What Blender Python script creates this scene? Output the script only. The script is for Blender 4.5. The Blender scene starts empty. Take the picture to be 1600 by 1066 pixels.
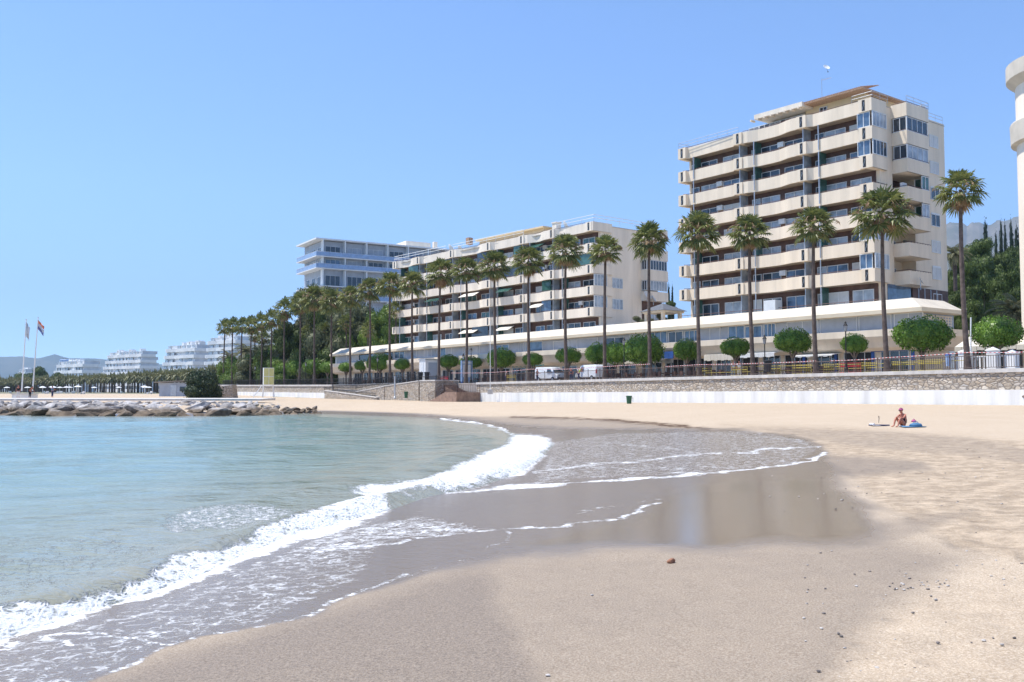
import bpy, bmesh, math, random
import numpy as np
from mathutils import Vector, Matrix
R = math.radians
S = bpy.context.scene
COL = S.collection
rnd = random.Random(7)

# ------------------------------------------------------------------ camera, world, sun, exposure
F, CX, CY, HZ, CZ = 1470.0, 800.0, 533.0, 612.0, 2.1     # focal length in photo pixels, centre, horizon row, eye height over the sea
TH = math.atan((HZ-CY)/F)
cam = bpy.data.cameras.new('camera'); camo = bpy.data.objects.new('camera', cam); COL.objects.link(camo)
cam.sensor_width = 36; cam.lens = 36*F/1600; cam.clip_start = .1; cam.clip_end = 30000
camo.location = (0, 0, CZ); camo.rotation_euler = (math.pi/2+TH, 0, 0); S.camera = camo
SUN_EL = 66.0; SUN_AZ = (-.993, .12)                       # sun stands out over the sea, left and a little ahead
sd = Vector((SUN_AZ[0]*math.cos(R(SUN_EL)), SUN_AZ[1]*math.cos(R(SUN_EL)), math.sin(R(SUN_EL)))).normalized()
W = bpy.data.worlds.new('World'); S.world = W; W.use_nodes = True
wn = W.node_tree.nodes; wn.clear(); wl = W.node_tree.links
sky = wn.new('ShaderNodeTexSky'); sky.sky_type = 'NISHITA'; sky.sun_disc = False
sky.sun_elevation = R(SUN_EL); sky.sun_rotation = math.atan2(sd.x, sd.y)
sky.air_density = .7; sky.dust_density = 0.0; sky.ozone_density = 3.0; sky.altitude = 0
bg = wn.new('ShaderNodeBackground'); bg.inputs['Strength'].default_value = .15
wo = wn.new('ShaderNodeOutputWorld'); 
tc = wn.new('ShaderNodeTexCoord'); sx_ = wn.new('ShaderNodeSeparateXYZ'); wl.new(tc.outputs['Generated'], sx_.inputs[0])
rp = wn.new('ShaderNodeValToRGB'); wl.new(sx_.outputs[2], rp.inputs[0])          # clear, even air: less glare low down
for q, c in ((.0,(.56,.70,1.0)), (.045,(.58,.71,.93)), (.10,(.64,.74,.88)), (.20,(.77,.86,.95)), (.37,(.80,.90,1)), (1,(.76,.87,1))):
    e_ = rp.color_ramp.elements[0] if q == 0 else (rp.color_ramp.elements[-1] if q == 1 else rp.color_ramp.elements.new(q)); e_.position = q; e_.color = (*c, 1)
mu = wn.new('ShaderNodeMix'); mu.data_type = 'RGBA'; mu.blend_type = 'MULTIPLY'; mu.inputs[0].default_value = 1
wl.new(sky.outputs[0], mu.inputs[6]); wl.new(rp.outputs[0], mu.inputs[7]); wl.new(mu.outputs[2], bg.inputs[0]); wl.new(bg.outputs[0], wo.inputs[0])
sl = bpy.data.lights.new('sun', 'SUN'); sl.energy = 3.5; sl.angle = R(.53); sl.color = (1, .955, .88)
so = bpy.data.objects.new('sun', sl); COL.objects.link(so); so.rotation_euler = sd.to_track_quat('Z', 'Y').to_euler()
S.view_settings.view_transform = 'Standard'; S.view_settings.look = 'None'
S.view_settings.exposure = .90; S.view_settings.gamma = 1
S.cycles.max_bounces = 6; S.cycles.transparent_max_bounces = 6; S.cycles.sample_clamp_indirect = 6
S.cycles.volume_bounces = 0

# ------------------------------------------------------------------ projection helpers (photo pixel -> place)
ct, st = math.cos(TH), math.sin(TH)
def ray(px, py):
    a = (px-CX)/F; b = (CY-py)/F
    v = (a, ct-b*st, st+b*ct)
    return v[0]/v[1], v[2]/v[1]
def at(px, py, Y):
    rx, rz = ray(px, py); return Vector((rx*Y, Y, CZ+rz*Y))
def gnd(px, py, z):
    rx, rz = ray(px, py); Y = (z-CZ)/rz; return Vector((rx*Y, Y, z))
def on_line(px, X0, Y0, k, py=560):
    rx, rz = ray(px, py); Y = (X0-k*Y0)/(rx-k); return Vector((rx*Y, Y, 0))
def proj(x, y, z):
    yy = y*ct+(z-CZ)*st; zz = -y*st+(z-CZ)*ct
    return CX+F*x/yy, CY-F*zz/yy

# ------------------------------------------------------------------ mesh helpers
class MB:
    def __init__(s): s.v = []; s.f = []; s.m = []; s.mi = 0
    def add(s, vs, fs):
        n = len(s.v); s.v += [tuple(p) for p in vs]; s.f += [tuple(i+n for i in q) for q in fs]; s.m += [s.mi]*len(fs); return s
    def box(s, x0, x1, y0, y1, z0, z1, M=None):
        vs = [(x0,y0,z0),(x1,y0,z0),(x1,y1,z0),(x0,y1,z0),(x0,y0,z1),(x1,y0,z1),(x1,y1,z1),(x0,y1,z1)]
        if M is not None: vs = [M @ Vector(p) for p in vs]
        return s.add(vs, [(0,3,2,1),(4,5,6,7),(0,1,5,4),(1,2,6,5),(2,3,7,6),(3,0,4,7)])
    def tube(s, pts, rad, n=8, cap=True):
        pts = [Vector(p) for p in pts]
        if not hasattr(rad, '__len__'): rad = [rad]*len(pts)
        vs = []; fs = []; ref = None
        for i, p in enumerate(pts):
            t = (pts[min(i+1, len(pts)-1)]-pts[max(i-1, 0)]).normalized()
            if ref is None: ref = Vector((1,0,0)) if abs(t.x) < .8 else Vector((0,1,0))
            a = (ref-t*ref.dot(t)).normalized(); ref = a; b = t.cross(a)
            for k in range(n):
                w = 2*math.pi*k/n; vs.append(p+(a*math.cos(w)+b*math.sin(w))*rad[i])
        for i in range(len(pts)-1):
            for k in range(n):
                fs.append((i*n+k, i*n+(k+1)%n, (i+1)*n+(k+1)%n, (i+1)*n+k))
        if cap: fs.append(tuple(range(n))[::-1]); fs.append(tuple((len(pts)-1)*n+k for k in range(n)))
        return s.add(vs, fs)
    def lathe(s, prof, n=16, c=(0,0,0)):
        vs = []; fs = []
        for r, z in prof:
            for k in range(n):
                w = 2*math.pi*k/n; vs.append((c[0]+r*math.cos(w), c[1]+r*math.sin(w), c[2]+z))
        for i in range(len(prof)-1):
            for k in range(n): fs.append((i*n+k, i*n+(k+1)%n, (i+1)*n+(k+1)%n, (i+1)*n+k))
        fs.append(tuple(range(n))[::-1]); fs.append(tuple((len(prof)-1)*n+k for k in range(n)))
        return s.add(vs, fs)
    def prism(s, poly, z0, z1):
        n = len(poly); vs = [(x,y,z0) for x,y in poly]+[(x,y,z1) for x,y in poly]
        fs = [tuple(range(n))[::-1], tuple(range(n, 2*n))]+[(i, (i+1)%n, n+(i+1)%n, n+i) for i in range(n)]
        return s.add(vs, fs)
    def ribbon(s, path, th, z0, z1):
        """an upstanding band of thickness th to the right-hand side of path (towards smaller y for a path running +x)"""
        P = [Vector(p) for p in path]; off = []
        for i, p in enumerate(P):
            d = []
            if i > 0: d.append((P[i]-P[i-1]).normalized())
            if i < len(P)-1: d.append((P[i+1]-P[i]).normalized())
            n = sum(((Vector((q.y, -q.x))) for q in d), Vector((0,0))).normalized()
            c = max(.4, n.dot(Vector((d[0].y, -d[0].x)))); off.append(p+n*th/c)
        n = len(P); vs = []
        for a, b in zip(P, off): vs += [(a.x,a.y,z0),(b.x,b.y,z0),(b.x,b.y,z1),(a.x,a.y,z1)]
        fs = []
        for i in range(n-1):
            a = i*4; b = a+4
            for k in range(4): fs.append((a+k, b+k, b+(k+1)%4, a+(k+1)%4))
        fs.append((0,1,2,3)); fs.append((4*n-1,4*n-2,4*n-3,4*n-4))
        return s.add(vs, fs)
    def sweep(s, path, prof, closed=True):
        """sweep a cross-section (offset along the path normal, z) along a 3-D path with mitred corners; normal = left side"""
        P = [Vector(p) for p in path]; n = len(prof); vs = []; fs = []
        for i, p in enumerate(P):
            d = []
            if i > 0: d.append((P[i]-P[i-1]).to_2d().normalized())
            if i < len(P)-1: d.append((P[i+1]-P[i]).to_2d().normalized())
            nn = sum((Vector((-q.y, q.x)) for q in d), Vector((0,0))).normalized()
            c = max(.4, nn.dot(Vector((-d[0].y, d[0].x))))
            for o, z in prof: vs.append((p.x+nn.x*o/c, p.y+nn.y*o/c, p.z+z))
        for i in range(len(P)-1):
            for k in range(n if closed else n-1):
                fs.append((i*n+k, (i+1)*n+k, (i+1)*n+(k+1)%n, i*n+(k+1)%n))
        if closed: fs.append(tuple(range(n))); fs.append(tuple((len(P)-1)*n+k for k in range(n))[::-1])
        return s.add(vs, fs)
    def mesh(s, name, mats, smooth=False):
        me = bpy.data.meshes.new(name); me.from_pydata(s.v, [], s.f)
        if not isinstance(mats, (list, tuple)): mats = [mats]
        for m in mats: me.materials.append(m)
        if len(mats) > 1: me.polygons.foreach_set('material_index', s.m)
        bm = bmesh.new(); bm.from_mesh(me); bmesh.ops.recalc_face_normals(bm, faces=bm.faces); bm.to_mesh(me); bm.free()
        if smooth: me.polygons.foreach_set('use_smooth', [True]*len(me.polygons))
        me.update(); return me
    def build(s, name, mats, parent=None, loc=None, smooth=False):
        return put(name, s.mesh(name, mats, smooth), parent, loc)
def put(name, me, parent=None, loc=None, rz=0, sc=None):
    o = bpy.data.objects.new(name, me); COL.objects.link(o)
    if parent is not None: o.parent = parent
    if loc is not None: o.location = loc
    if rz: o.rotation_euler = (0, 0, rz)
    if sc is not None: o.scale = sc if hasattr(sc, '__len__') else (sc, sc, sc)
    return o
def tag(o, label=None, cat=None, group=None, kind=None):
    if label: o['label'] = label
    if cat: o['category'] = cat
    if group: o['group'] = group
    if kind: o['kind'] = kind
    return o
def thing(name, label, cat, loc=(0,0,0), rz=0, group=None):
    o = bpy.data.objects.new(name, None); COL.objects.link(o); o.empty_display_size = .2
    o.location = loc; o.rotation_euler = (0,0,rz); return tag(o, label, cat, group)
def dup(o, parent=None):
    c = o.copy(); COL.objects.link(c); c.parent = parent
    for ch in list(o.children): dup(ch, c)
    return c
ORD = ['first','second','third','fourth','fifth','sixth','seventh','eighth','ninth','tenth','eleventh','twelfth','thirteenth','fourteenth','fifteenth','sixteenth','seventeenth','eighteenth','nineteenth','twentieth','twenty-first','twenty-second','twenty-third','twenty-fourth','twenty-fifth','twenty-sixth','twenty-seventh','twenty-eighth','twenty-ninth','thirtieth','thirty-first','thirty-second','thirty-third','thirty-fourth']

# ------------------------------------------------------------------ value noise in numpy
def _h(ix, iy, s):
    n = (ix*374761393+iy*668265263+s*1442695041) & 0x7fffffff
    n = ((n ^ (n >> 13))*1274126177) & 0x7fffffff
    return (n ^ (n >> 16)) % 65536/65536.0
def vn(x, y, s=0):
    x = np.asarray(x, float); y = np.asarray(y, float)
    ix = np.floor(x).astype(np.int64); iy = np.floor(y).astype(np.int64); fx = x-ix; fy = y-iy
    fx = fx*fx*(3-2*fx); fy = fy*fy*(3-2*fy)
    a = _h(ix, iy, s); b = _h(ix+1, iy, s); c = _h(ix, iy+1, s); d = _h(ix+1, iy+1, s)
    return (a+(b-a)*fx)*(1-fy)+(c+(d-c)*fx)*fy
def fbm(x, y, o=4, s=0):
    t = 0; a = .5; n = 0
    for i in range(o): t = t+a*vn(x*2**i+17.3*i, y*2**i-9.1*i, s+i); n += a; a *= .5
    return t/n
def sstep(a, b, x): t = np.clip((x-a)/(b-a), 0, 1); return t*t*(3-2*t)

# ------------------------------------------------------------------ materials
MATS = {}
def nt(name):
    m = bpy.data.materials.new(name); m.use_nodes = True; n = m.node_tree.nodes; l = m.node_tree.links
    p = n['Principled BSDF']; MATS[name] = m; return m, n, l, p
def node(n, t, **kw):
    o = n.new(t)
    for k, v in kw.items():
        if k in o.inputs.keys(): o.inputs[k].default_value = v
        else: setattr(o, k, v)
    return o
def mixc(n, l, fac, a, b, mode='MIX'):
    m = n.new('ShaderNodeMix'); m.data_type = 'RGBA'; m.blend_type = mode
    for i, v in ((0, fac), (6, a), (7, b)):
        if isinstance(v, (int, float)): m.inputs[i].default_value = v
        elif isinstance(v, tuple): m.inputs[i].default_value = (*v, 1)
        else: l.new(v, m.inputs[i])
    return m.outputs[2]
def math_(n, l, op, a, b=None, clamp=False):
    m = n.new('ShaderNodeMath'); m.operation = op; m.use_clamp = clamp
    for i, v in ((0, a), (1, b)):
        if v is None: continue
        if isinstance(v, (int, float)): m.inputs[i].default_value = v
        else: l.new(v, m.inputs[i])
    return m.outputs[0]
def maprange(n, l, v, a, b, c=0., d=1., smooth=False):
    m = n.new('ShaderNodeMapRange'); m.clamp = True
    if smooth: m.interpolation_type = 'SMOOTHSTEP'
    for i, x in ((0, v), (1, a), (2, b), (3, c), (4, d)):
        if isinstance(x, (int, float)): m.inputs[i].default_value = x
        else: l.new(x, m.inputs[i])
    return m.outputs[0]
def noise(n, l, vec, scale, detail=4, rough=.55, dist=0):
    t = n.new('ShaderNodeTexNoise'); t.inputs['Scale'].default_value = scale; t.inputs['Detail'].default_value = detail
    t.inputs['Roughness'].default_value = rough; t.inputs['Distortion'].default_value = dist; l.new(vec, t.inputs['Vector']); return t.outputs[0]
def mat(name, col, rough=.7, var=.12, vs=1.5, bump=0, bs=20, spec=.4, metal=0, streak=False):
    """plain weathered surface: base colour with blotches of wear at vs per metre"""
    if name in MATS: return MATS[name]
    m, n, l, p = nt(name)
    p.inputs['Roughness'].default_value = rough; p.inputs['Metallic'].default_value = metal
    p.inputs['Specular IOR Level'].default_value = spec
    g = n.new('ShaderNodeNewGeometry').outputs['Position']
    v = g
    if streak:
        mp = n.new('ShaderNodeMapping'); mp.inputs['Scale'].default_value = (1, 1, .12); l.new(g, mp.inputs[0]); v = mp.outputs[0]
    a = noise(n, l, v, vs, 6, .6)
    lo = tuple(c*(1-var*1.4) for c in col); hi = tuple(min(1, c*(1+var)) for c in col)
    l.new(mixc(n, l, maprange(n, l, a, .3, .7), lo, hi), p.inputs['Base Color'])
    if bump:
        b = n.new('ShaderNodeBump'); b.inputs['Strength'].default_value = bump; b.inputs['Distance'].default_value = .02
        l.new(noise(n, l, g, bs, 4), b.inputs['Height']); l.new(b.outputs[0], p.inputs['Normal'])
    return m
def leafmat(name, a, b, scale=.8, rough=.5, trans=.25):
    if name in MATS: return MATS[name]
    m, n, l, p = nt(name); p.inputs['Roughness'].default_value = rough; p.inputs['Specular IOR Level'].default_value = .35
    g = n.new('ShaderNodeNewGeometry')
    oi = n.new('ShaderNodeObjectInfo')
    f = noise(n, l, g.outputs['Position'], scale, 3)
    f = math_(n, l, 'ADD', math_(n, l, 'MULTIPLY', f, .75), math_(n, l, 'MULTIPLY', g.outputs['Random Per Island'], .45))
    f = math_(n, l, 'ADD', f, math_(n, l, 'MULTIPLY', oi.outputs['Random'], .12))
    c = mixc(n, l, maprange(n, l, f, .3, .95), a, b)
    l.new(c, p.inputs['Base Color'])
    t = n.new('ShaderNodeBsdfTranslucent'); l.new(c, t.inputs[0]); mx = n.new('ShaderNodeMixShader'); mx.inputs[0].default_value = trans
    l.new(p.outputs[0], mx.inputs[1]); l.new(t.outputs[0], mx.inputs[2]); l.new(mx.outputs[0], n['Material Output'].inputs[0])
    return m
def glass(name, col, rough=.06):
    if name in MATS: return MATS[name]
    m, n, l, p = nt(name); p.inputs['Base Color'].default_value = (*col, 1); p.inputs['Roughness'].default_value = rough
    p.inputs['Specular IOR Level'].default_value = .8
    g = n.new('ShaderNodeNewGeometry').outputs['Position']
    f = noise(n, l, g, .9, 2)
    l.new(mixc(n, l, maprange(n, l, f, .35, .65), tuple(c*.7 for c in col), tuple(min(1, c*1.25) for c in col)), p.inputs['Base Color'])
    b = n.new('ShaderNodeBump'); b.inputs['Strength'].default_value = .06; b.inputs['Distance'].default_value = .05
    l.new(noise(n, l, g, 1.6, 2), b.inputs['Height']); l.new(b.outputs[0], p.inputs['Normal'])
    return m
M = dict(
 cream=mat('cream_render', (.83,.70,.54), .85, .10, .7, .15, 25, streak=True),
 creamB=mat('pale_cream_render', (.86,.76,.63), .85, .10, .7, .15, 25, streak=True),
 fascia=mat('pale_roof_slope', (.62,.56,.47), .8, .12, .6),
 fasciaEdge=mat('ochre_edge', (.70,.60,.45), .8, .06, .4),
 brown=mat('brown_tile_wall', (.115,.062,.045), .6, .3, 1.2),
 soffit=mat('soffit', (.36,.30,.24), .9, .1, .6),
 rail=mat('brown_rail', (.13,.06,.045), .5, .2, 4),
 greywin=mat('grey_shutter', (.42,.46,.52), .7, .1, .8),
 white=mat('white_paint', (.80,.80,.79), .6, .06, .7),
 whitewall=mat('whitewash', (.84,.83,.80), .75, .13, .9, .2, 12, streak=True),
 frame=mat('white_frame', (.72,.74,.75), .4, .05, 2),
 alu=mat('aluminium', (.50,.52,.55), .35, .1, 3, metal=.6),
 shutter=mat('roller_shutter', (.66,.66,.64), .6, .08, 1),
 dark=mat('dark_metal', (.03,.032,.036), .5, .25, 3),
 iron=mat('black_iron', (.022,.02,.02), .55, .3, 5),
 railbrown=mat('rusty_fence_iron', (.10,.065,.055), .6, .3, 4),
 concrete=mat('concrete', (.44,.42,.39), .9, .15, 1.2, .3, 15),
 cap=mat('wall_cap', (.60,.57,.53), .85, .15, 1.6, .3, 15, streak=True),
 paving=mat('paving', (.42,.37,.33), .85, .15, .8),
 tile=mat('clay_tile', (.52,.33,.22), .8, .3, 6, .6, 8),
 ochre=mat('ochre_render', (.78,.60,.36), .85, .08, .6),
 step=mat('brown_step', (.30,.20,.15), .8, .25, 2),
 blue=mat('blue_paint', (.05,.13,.42), .5, .15, 2),
 bluerail=mat('blue_panel', (.30,.42,.62), .3, .15, 1.5),
 teal=mat('teal_cloth', (.12,.42,.42), .8, .1, 2),
 red=mat('red_paint', (.55,.03,.04), .45, .1, 3),
 yellow=mat('yellow_paint', (.48,.38,.07), .5, .1, 3),
 green=mat('green_plastic', (.035,.12,.06), .5, .15, 5),
 awning=mat('awning_cloth', (.72,.66,.56), .85, .08, 1),
 skin=mat('skin', (.50,.20,.13), .5, .08, 8), black=mat('black_cloth', (.015,.015,.018), .8, .2, 6),
 navy=mat('navy_cloth', (.03,.045,.12), .8, .15, 6), hi=mat('yellow_vest', (.55,.75,.06), .7, .1, 6),
 whitecloth=mat('white_cloth', (.75,.75,.75), .8, .08, 6), bluecloth=mat('blue_cloth', (.08,.20,.34), .8, .1, 6),
 hair=mat('hair', (.05,.03,.02), .6, .2, 20), pinkcloth=mat('pink_cloth', (.5,.1,.25), .8, .1, 8),
 trunk=mat('palm_trunk', (.125,.095,.08), .95, .35, 3, .8, 9), bark=mat('bark', (.24,.19,.15), .95, .3, 3, .6, 12),
 rubber=mat('rubber', (.02,.02,.02), .9, .2, 5), vanwhite=mat('van_paint', (.75,.77,.80), .3, .04, 1),
 brick=mat('broken_brick', (.30,.14,.08), .9, .3, 30, .6, 60),
 shell=mat('pale_pebble', (.5,.46,.42), .6, .4, 40), pebble=mat('grey_pebble', (.22,.19,.17), .7, .5, 30),
 glassD=glass('dark_glass', (.035,.05,.07)), glassB=glass('blue_glass', (.10,.17,.27)), glassC=glass('curtained_glass', (.36,.40,.44), .12),
 glassG=glass('green_glass', (.05,.13,.11)),
 frond=leafmat('palm_frond', (.045,.075,.018), (.27,.285,.09), 1.1, .40, .25),
 dead=leafmat('dead_frond', (.24,.15,.08), (.52,.38,.24), 1.2, .8, .25),
 topi=leafmat('clipped_leaf', (.04,.10,.012), (.20,.33,.045), 1.5, .38, .22),
 pine=leafmat('pine_leaf', (.016,.035,.010), (.13,.18,.035), .5, .6, .12),
 cyp=leafmat('cypress_leaf', (.010,.020,.012), (.035,.06,.03), .6, .6, .08),
 light=leafmat('light_tree_leaf', (.06,.12,.02), (.20,.28,.05), .6, .5, .22),
 dust=leafmat('dusty_leaf', (.05,.07,.03), (.19,.20,.10), .6, .6, .2),
 bushm=leafmat('dark_bush_leaf', (.014,.028,.012), (.07,.10,.04), .6, .5, .1),
 date=leafmat('date_frond', (.08,.09,.04), (.27,.26,.13), .6, .6, .2),
)
def tape_mat(name, c1, c2, s):
    m, n, l, p = nt(name); g = n.new('ShaderNodeNewGeometry').outputs['Position']
    w = n.new('ShaderNodeTexWave'); w.wave_type = 'BANDS'; w.bands_direction = 'X'; w.inputs['Scale'].default_value = s
    l.new(g, w.inputs['Vector']); l.new(mixc(n, l, maprange(n, l, w.outputs[1], .45, .55), c1, c2), p.inputs['Base Color']); return m
M['tape'] = tape_mat('red_white_tape', (.6,.10,.10), (.75,.7,.7), 1.6)
def stone_mat():
    m, n, l, p = nt('rubble_stone'); p.inputs['Roughness'].default_value = .9
    g = n.new('ShaderNodeNewGeometry').outputs['Position']
    mp = n.new('ShaderNodeMapping'); mp.vector_type = 'POINT'; mp.inputs['Rotation'].default_value = (0,0,-math.atan2(1,-.7)); mp.inputs['Scale'].default_value = (1,.6,1.45); l.new(g, mp.inputs[0])
    nz = n.new('ShaderNodeTexNoise'); nz.inputs['Scale'].default_value = 1.5; l.new(mp.outputs[0], nz.inputs['Vector'])
    vec = mixc(n, l, .10, mp.outputs[0], nz.outputs[1])
    v1 = n.new('ShaderNodeTexVoronoi'); v1.inputs['Scale'].default_value = 3.3; l.new(vec, v1.inputs['Vector'])
    v2 = n.new('ShaderNodeTexVoronoi'); v2.feature = 'DISTANCE_TO_EDGE'; v2.inputs['Scale'].default_value = 3.3; l.new(vec, v2.inputs['Vector'])
    sep = n.new('ShaderNodeSeparateColor'); l.new(v1.outputs['Color'], sep.inputs[0])
    ramp = n.new('ShaderNodeValToRGB'); l.new(sep.outputs[0], ramp.inputs[0])
    e = ramp.color_ramp.elements; e[0].color = (.25,.20,.15,1); e[1].color = (.62,.54,.44,1)
    for q, c in ((.25,(.42,.33,.24,1)),(.5,(.50,.42,.33,1)),(.7,(.36,.33,.30,1)),(.85,(.54,.47,.40,1))):
        x = e.new(q); x.color = c
    gr = maprange(n, l, v2.outputs[0], .03, .12)
    c = mixc(n, l, gr, (.17,.14,.115), ramp.outputs[0])
    c = mixc(n, l, maprange(n, l, noise(n, l, g, 9, 5), .3, .7, 0, .35), c, (.62,.56,.48))
    l.new(c, p.inputs['Base Color'])
    b = n.new('ShaderNodeBump'); b.inputs['Strength'].default_value = .9; b.inputs['Distance'].default_value = .06
    l.new(maprange(n, l, v2.outputs[0], .0, .2), b.inputs['Height']); l.new(b.outputs[0], p.inputs['Normal'])
    return m
M['stone'] = stone_mat()
def rock_mat():
    m, n, l, p = nt('breakwater_rock'); p.inputs['Roughness'].default_value = .9
    g = n.new('ShaderNodeNewGeometry'); oi = n.new('ShaderNodeObjectInfo')
    sx = n.new('ShaderNodeSeparateXYZ'); l.new(g.outputs['Position'], sx.inputs[0])
    a = noise(n, l, g.outputs['Position'], 1.4, 6, .65)
    dry = mixc(n, l, maprange(n, l, math_(n, l, 'ADD', a, math_(n, l, 'MULTIPLY', math_(n, l, 'SUBTRACT', oi.outputs['Random'], .5), .35)), .3, .75), (.21,.19,.175), (.56,.53,.51))
    wetc = mixc(n, l, maprange(n, l, a, .35, .7), (.085,.06,.04), (.24,.18,.12))
    h = maprange(n, l, math_(n, l, 'ADD', sx.outputs[2], math_(n, l, 'MULTIPLY', a, .5)), .65, 1.0)   # tide line: rock is brown with weed below it
    l.new(mixc(n, l, h, wetc, dry), p.inputs['Base Color'])
    b = n.new('ShaderNodeBump'); b.inputs['Strength'].default_value = .7; b.inputs['Distance'].default_value = .1
    l.new(noise(n, l, g.outputs['Position'], 5, 6), b.inputs['Height']); l.new(b.outputs[0], p.inputs['Normal'])
    return m
M['rock'] = rock_mat()

# ------------------------------------------------------------------ ground: one sheet of sand and land, shaped to the bay
SH = [gnd(px, py, 0).to_2d() for px, py in [(-1500,1500),(-500,1180),(-200,1060),(0,988),(100,958),(200,928),(300,893),(380,858),(440,838),(520,815),(600,795),(660,775),(740,760),(800,740),(840,715),(862,694),(846,683),(815,680),(790,672),(760,664),(720,658),(660,652),(560,648.5),(480,645.5),(420,647),(300,650),(150,650),(0,646),(-150,645)]]
SH += [Vector((-75, 92)), Vector((-105, 150)), Vector((-260, 420)), Vector((-900, 1200)), Vector((-6000, 6500))]
SH = [Vector((-20,-60))]+SH
shp = np.array([tuple(v) for v in SH])
def pl_dist(x, y, P):
    """distance to polyline and side (positive = right of the walking direction)"""
    best = np.full(x.shape, 1e9); side = np.ones(x.shape)
    for i in range(len(P)-1):
        ax, ay = P[i]; bx, by = P[i+1]; dx, dy = bx-ax, by-ay; L = dx*dx+dy*dy+1e-12
        t = np.clip(((x-ax)*dx+(y-ay)*dy)/L, 0, 1); qx = x-(ax+t*dx); qy = y-(ay+t*dy); d = np.hypot(qx, qy)
        c = dx*qy-dy*qx; m = d < best-1e-9; best = np.where(m, d, best); side = np.where(m, np.where(c < 0, 1, -1), side)
    return best, side
def shore_s(x, y):
    d, s = pl_dist(x, y, shp); return d*s
def zinf(y): return np.interp(y, [0,45,70,133,174,223,330,450,1000,3000], [.95,1.05,1.16,.68,.88,1.4,1.5,1.75,2.0,2.05])
def sand_z(x, y, s=None):
    if s is None: s = shore_s(x, y)
    up = zinf(y)*(1-np.exp(-np.maximum(s, 0)/16.0))
    far = sstep(60, 90, y)*sstep(2, 16, s)*np.maximum(0, zinf(y)-up)
    return np.where(s > 0, up+far, np.maximum(s*.07, -1.6))-.012
def gz(x, y): return float(sand_z(np.array([float(x)]), np.array([float(y)]))[0])
def ground_at(px, py):
    z = .5
    for _ in range(25):
        p = gnd(px, min(py, 1400), z) if z < CZ-.01 else at(px, py, 300); z = .5*z+.5*gz(p.x, p.y)
    return Vector((p.x, p.y, gz(p.x, p.y)))

def poly_in(px, py, poly):
    ins = np.zeros(px.shape, bool); n = len(poly)
    for i in range(n):
        x0, y0 = poly[i]; x1, y1 = poly[(i+1) % n]
        if y0 == y1: continue
        c = ((y0 > py) != (y1 > py)) & (px < (x1-x0)*(py-y0)/(y1-y0)+x0); ins ^= c
    return ins
def soft_poly(px, py, poly, w):
    P = poly+[poly[0]]
    d, _ = pl_dist(px, py*2.0, np.array([(a, b*2.0) for a, b in P])); ins = poly_in(px, py, poly)
    return sstep(-w, w, np.where(ins, d, -d))
def line_m(px, py, pts, w, a=1.0):
    d, _ = pl_dist(px, py*2.0, np.array([(x, y*2.0) for x, y in pts])); return a*np.exp(-(d/(w*2.0))**2)

def grid(name, az, rr, fz, mats, keep=None, attrs=None, smooth=True):
    A, Rr = np.meshgrid(az, rr); X = Rr*np.sin(A); Y = Rr*np.cos(A); Z, at_ = fz(X, Y)
    nr, nc = X.shape; idx = np.arange(nr*nc).reshape(nr, nc)
    q = np.stack([idx[:-1,:-1], idx[:-1,1:], idx[1:,1:], idx[1:,:-1]], -1).reshape(-1, 4)
    if keep is not None:
        k = keep(X, Y).ravel(); q = q[k[q].any(1)]
    used = np.unique(q); rm = np.full(nr*nc, -1); rm[used] = np.arange(len(used)); q = rm[q]
    V = np.stack([X.ravel(), Y.ravel(), Z.ravel()], 1)[used]
    me = bpy.data.meshes.new(name); me.vertices.add(len(V)); me.vertices.foreach_set('co', V.ravel().astype(np.float32))
    me.loops.add(q.size); me.loops.foreach_set('vertex_index', q[:, ::-1].ravel().astype(np.int32))
    me.polygons.add(len(q)); me.polygons.foreach_set('loop_start', np.arange(0, q.size, 4, dtype=np.int32))
    me.polygons.foreach_set('use_smooth', np.ones(len(q), bool))
    for k, v in at_.items():
        a = me.attributes.new(k, 'FLOAT', 'POINT'); a.data.foreach_set('value', v.ravel()[used].astype(np.float32))
    me.materials.append(mats); me.update(calc_edges=True); me.validate()
    return put(name, me)

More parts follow.
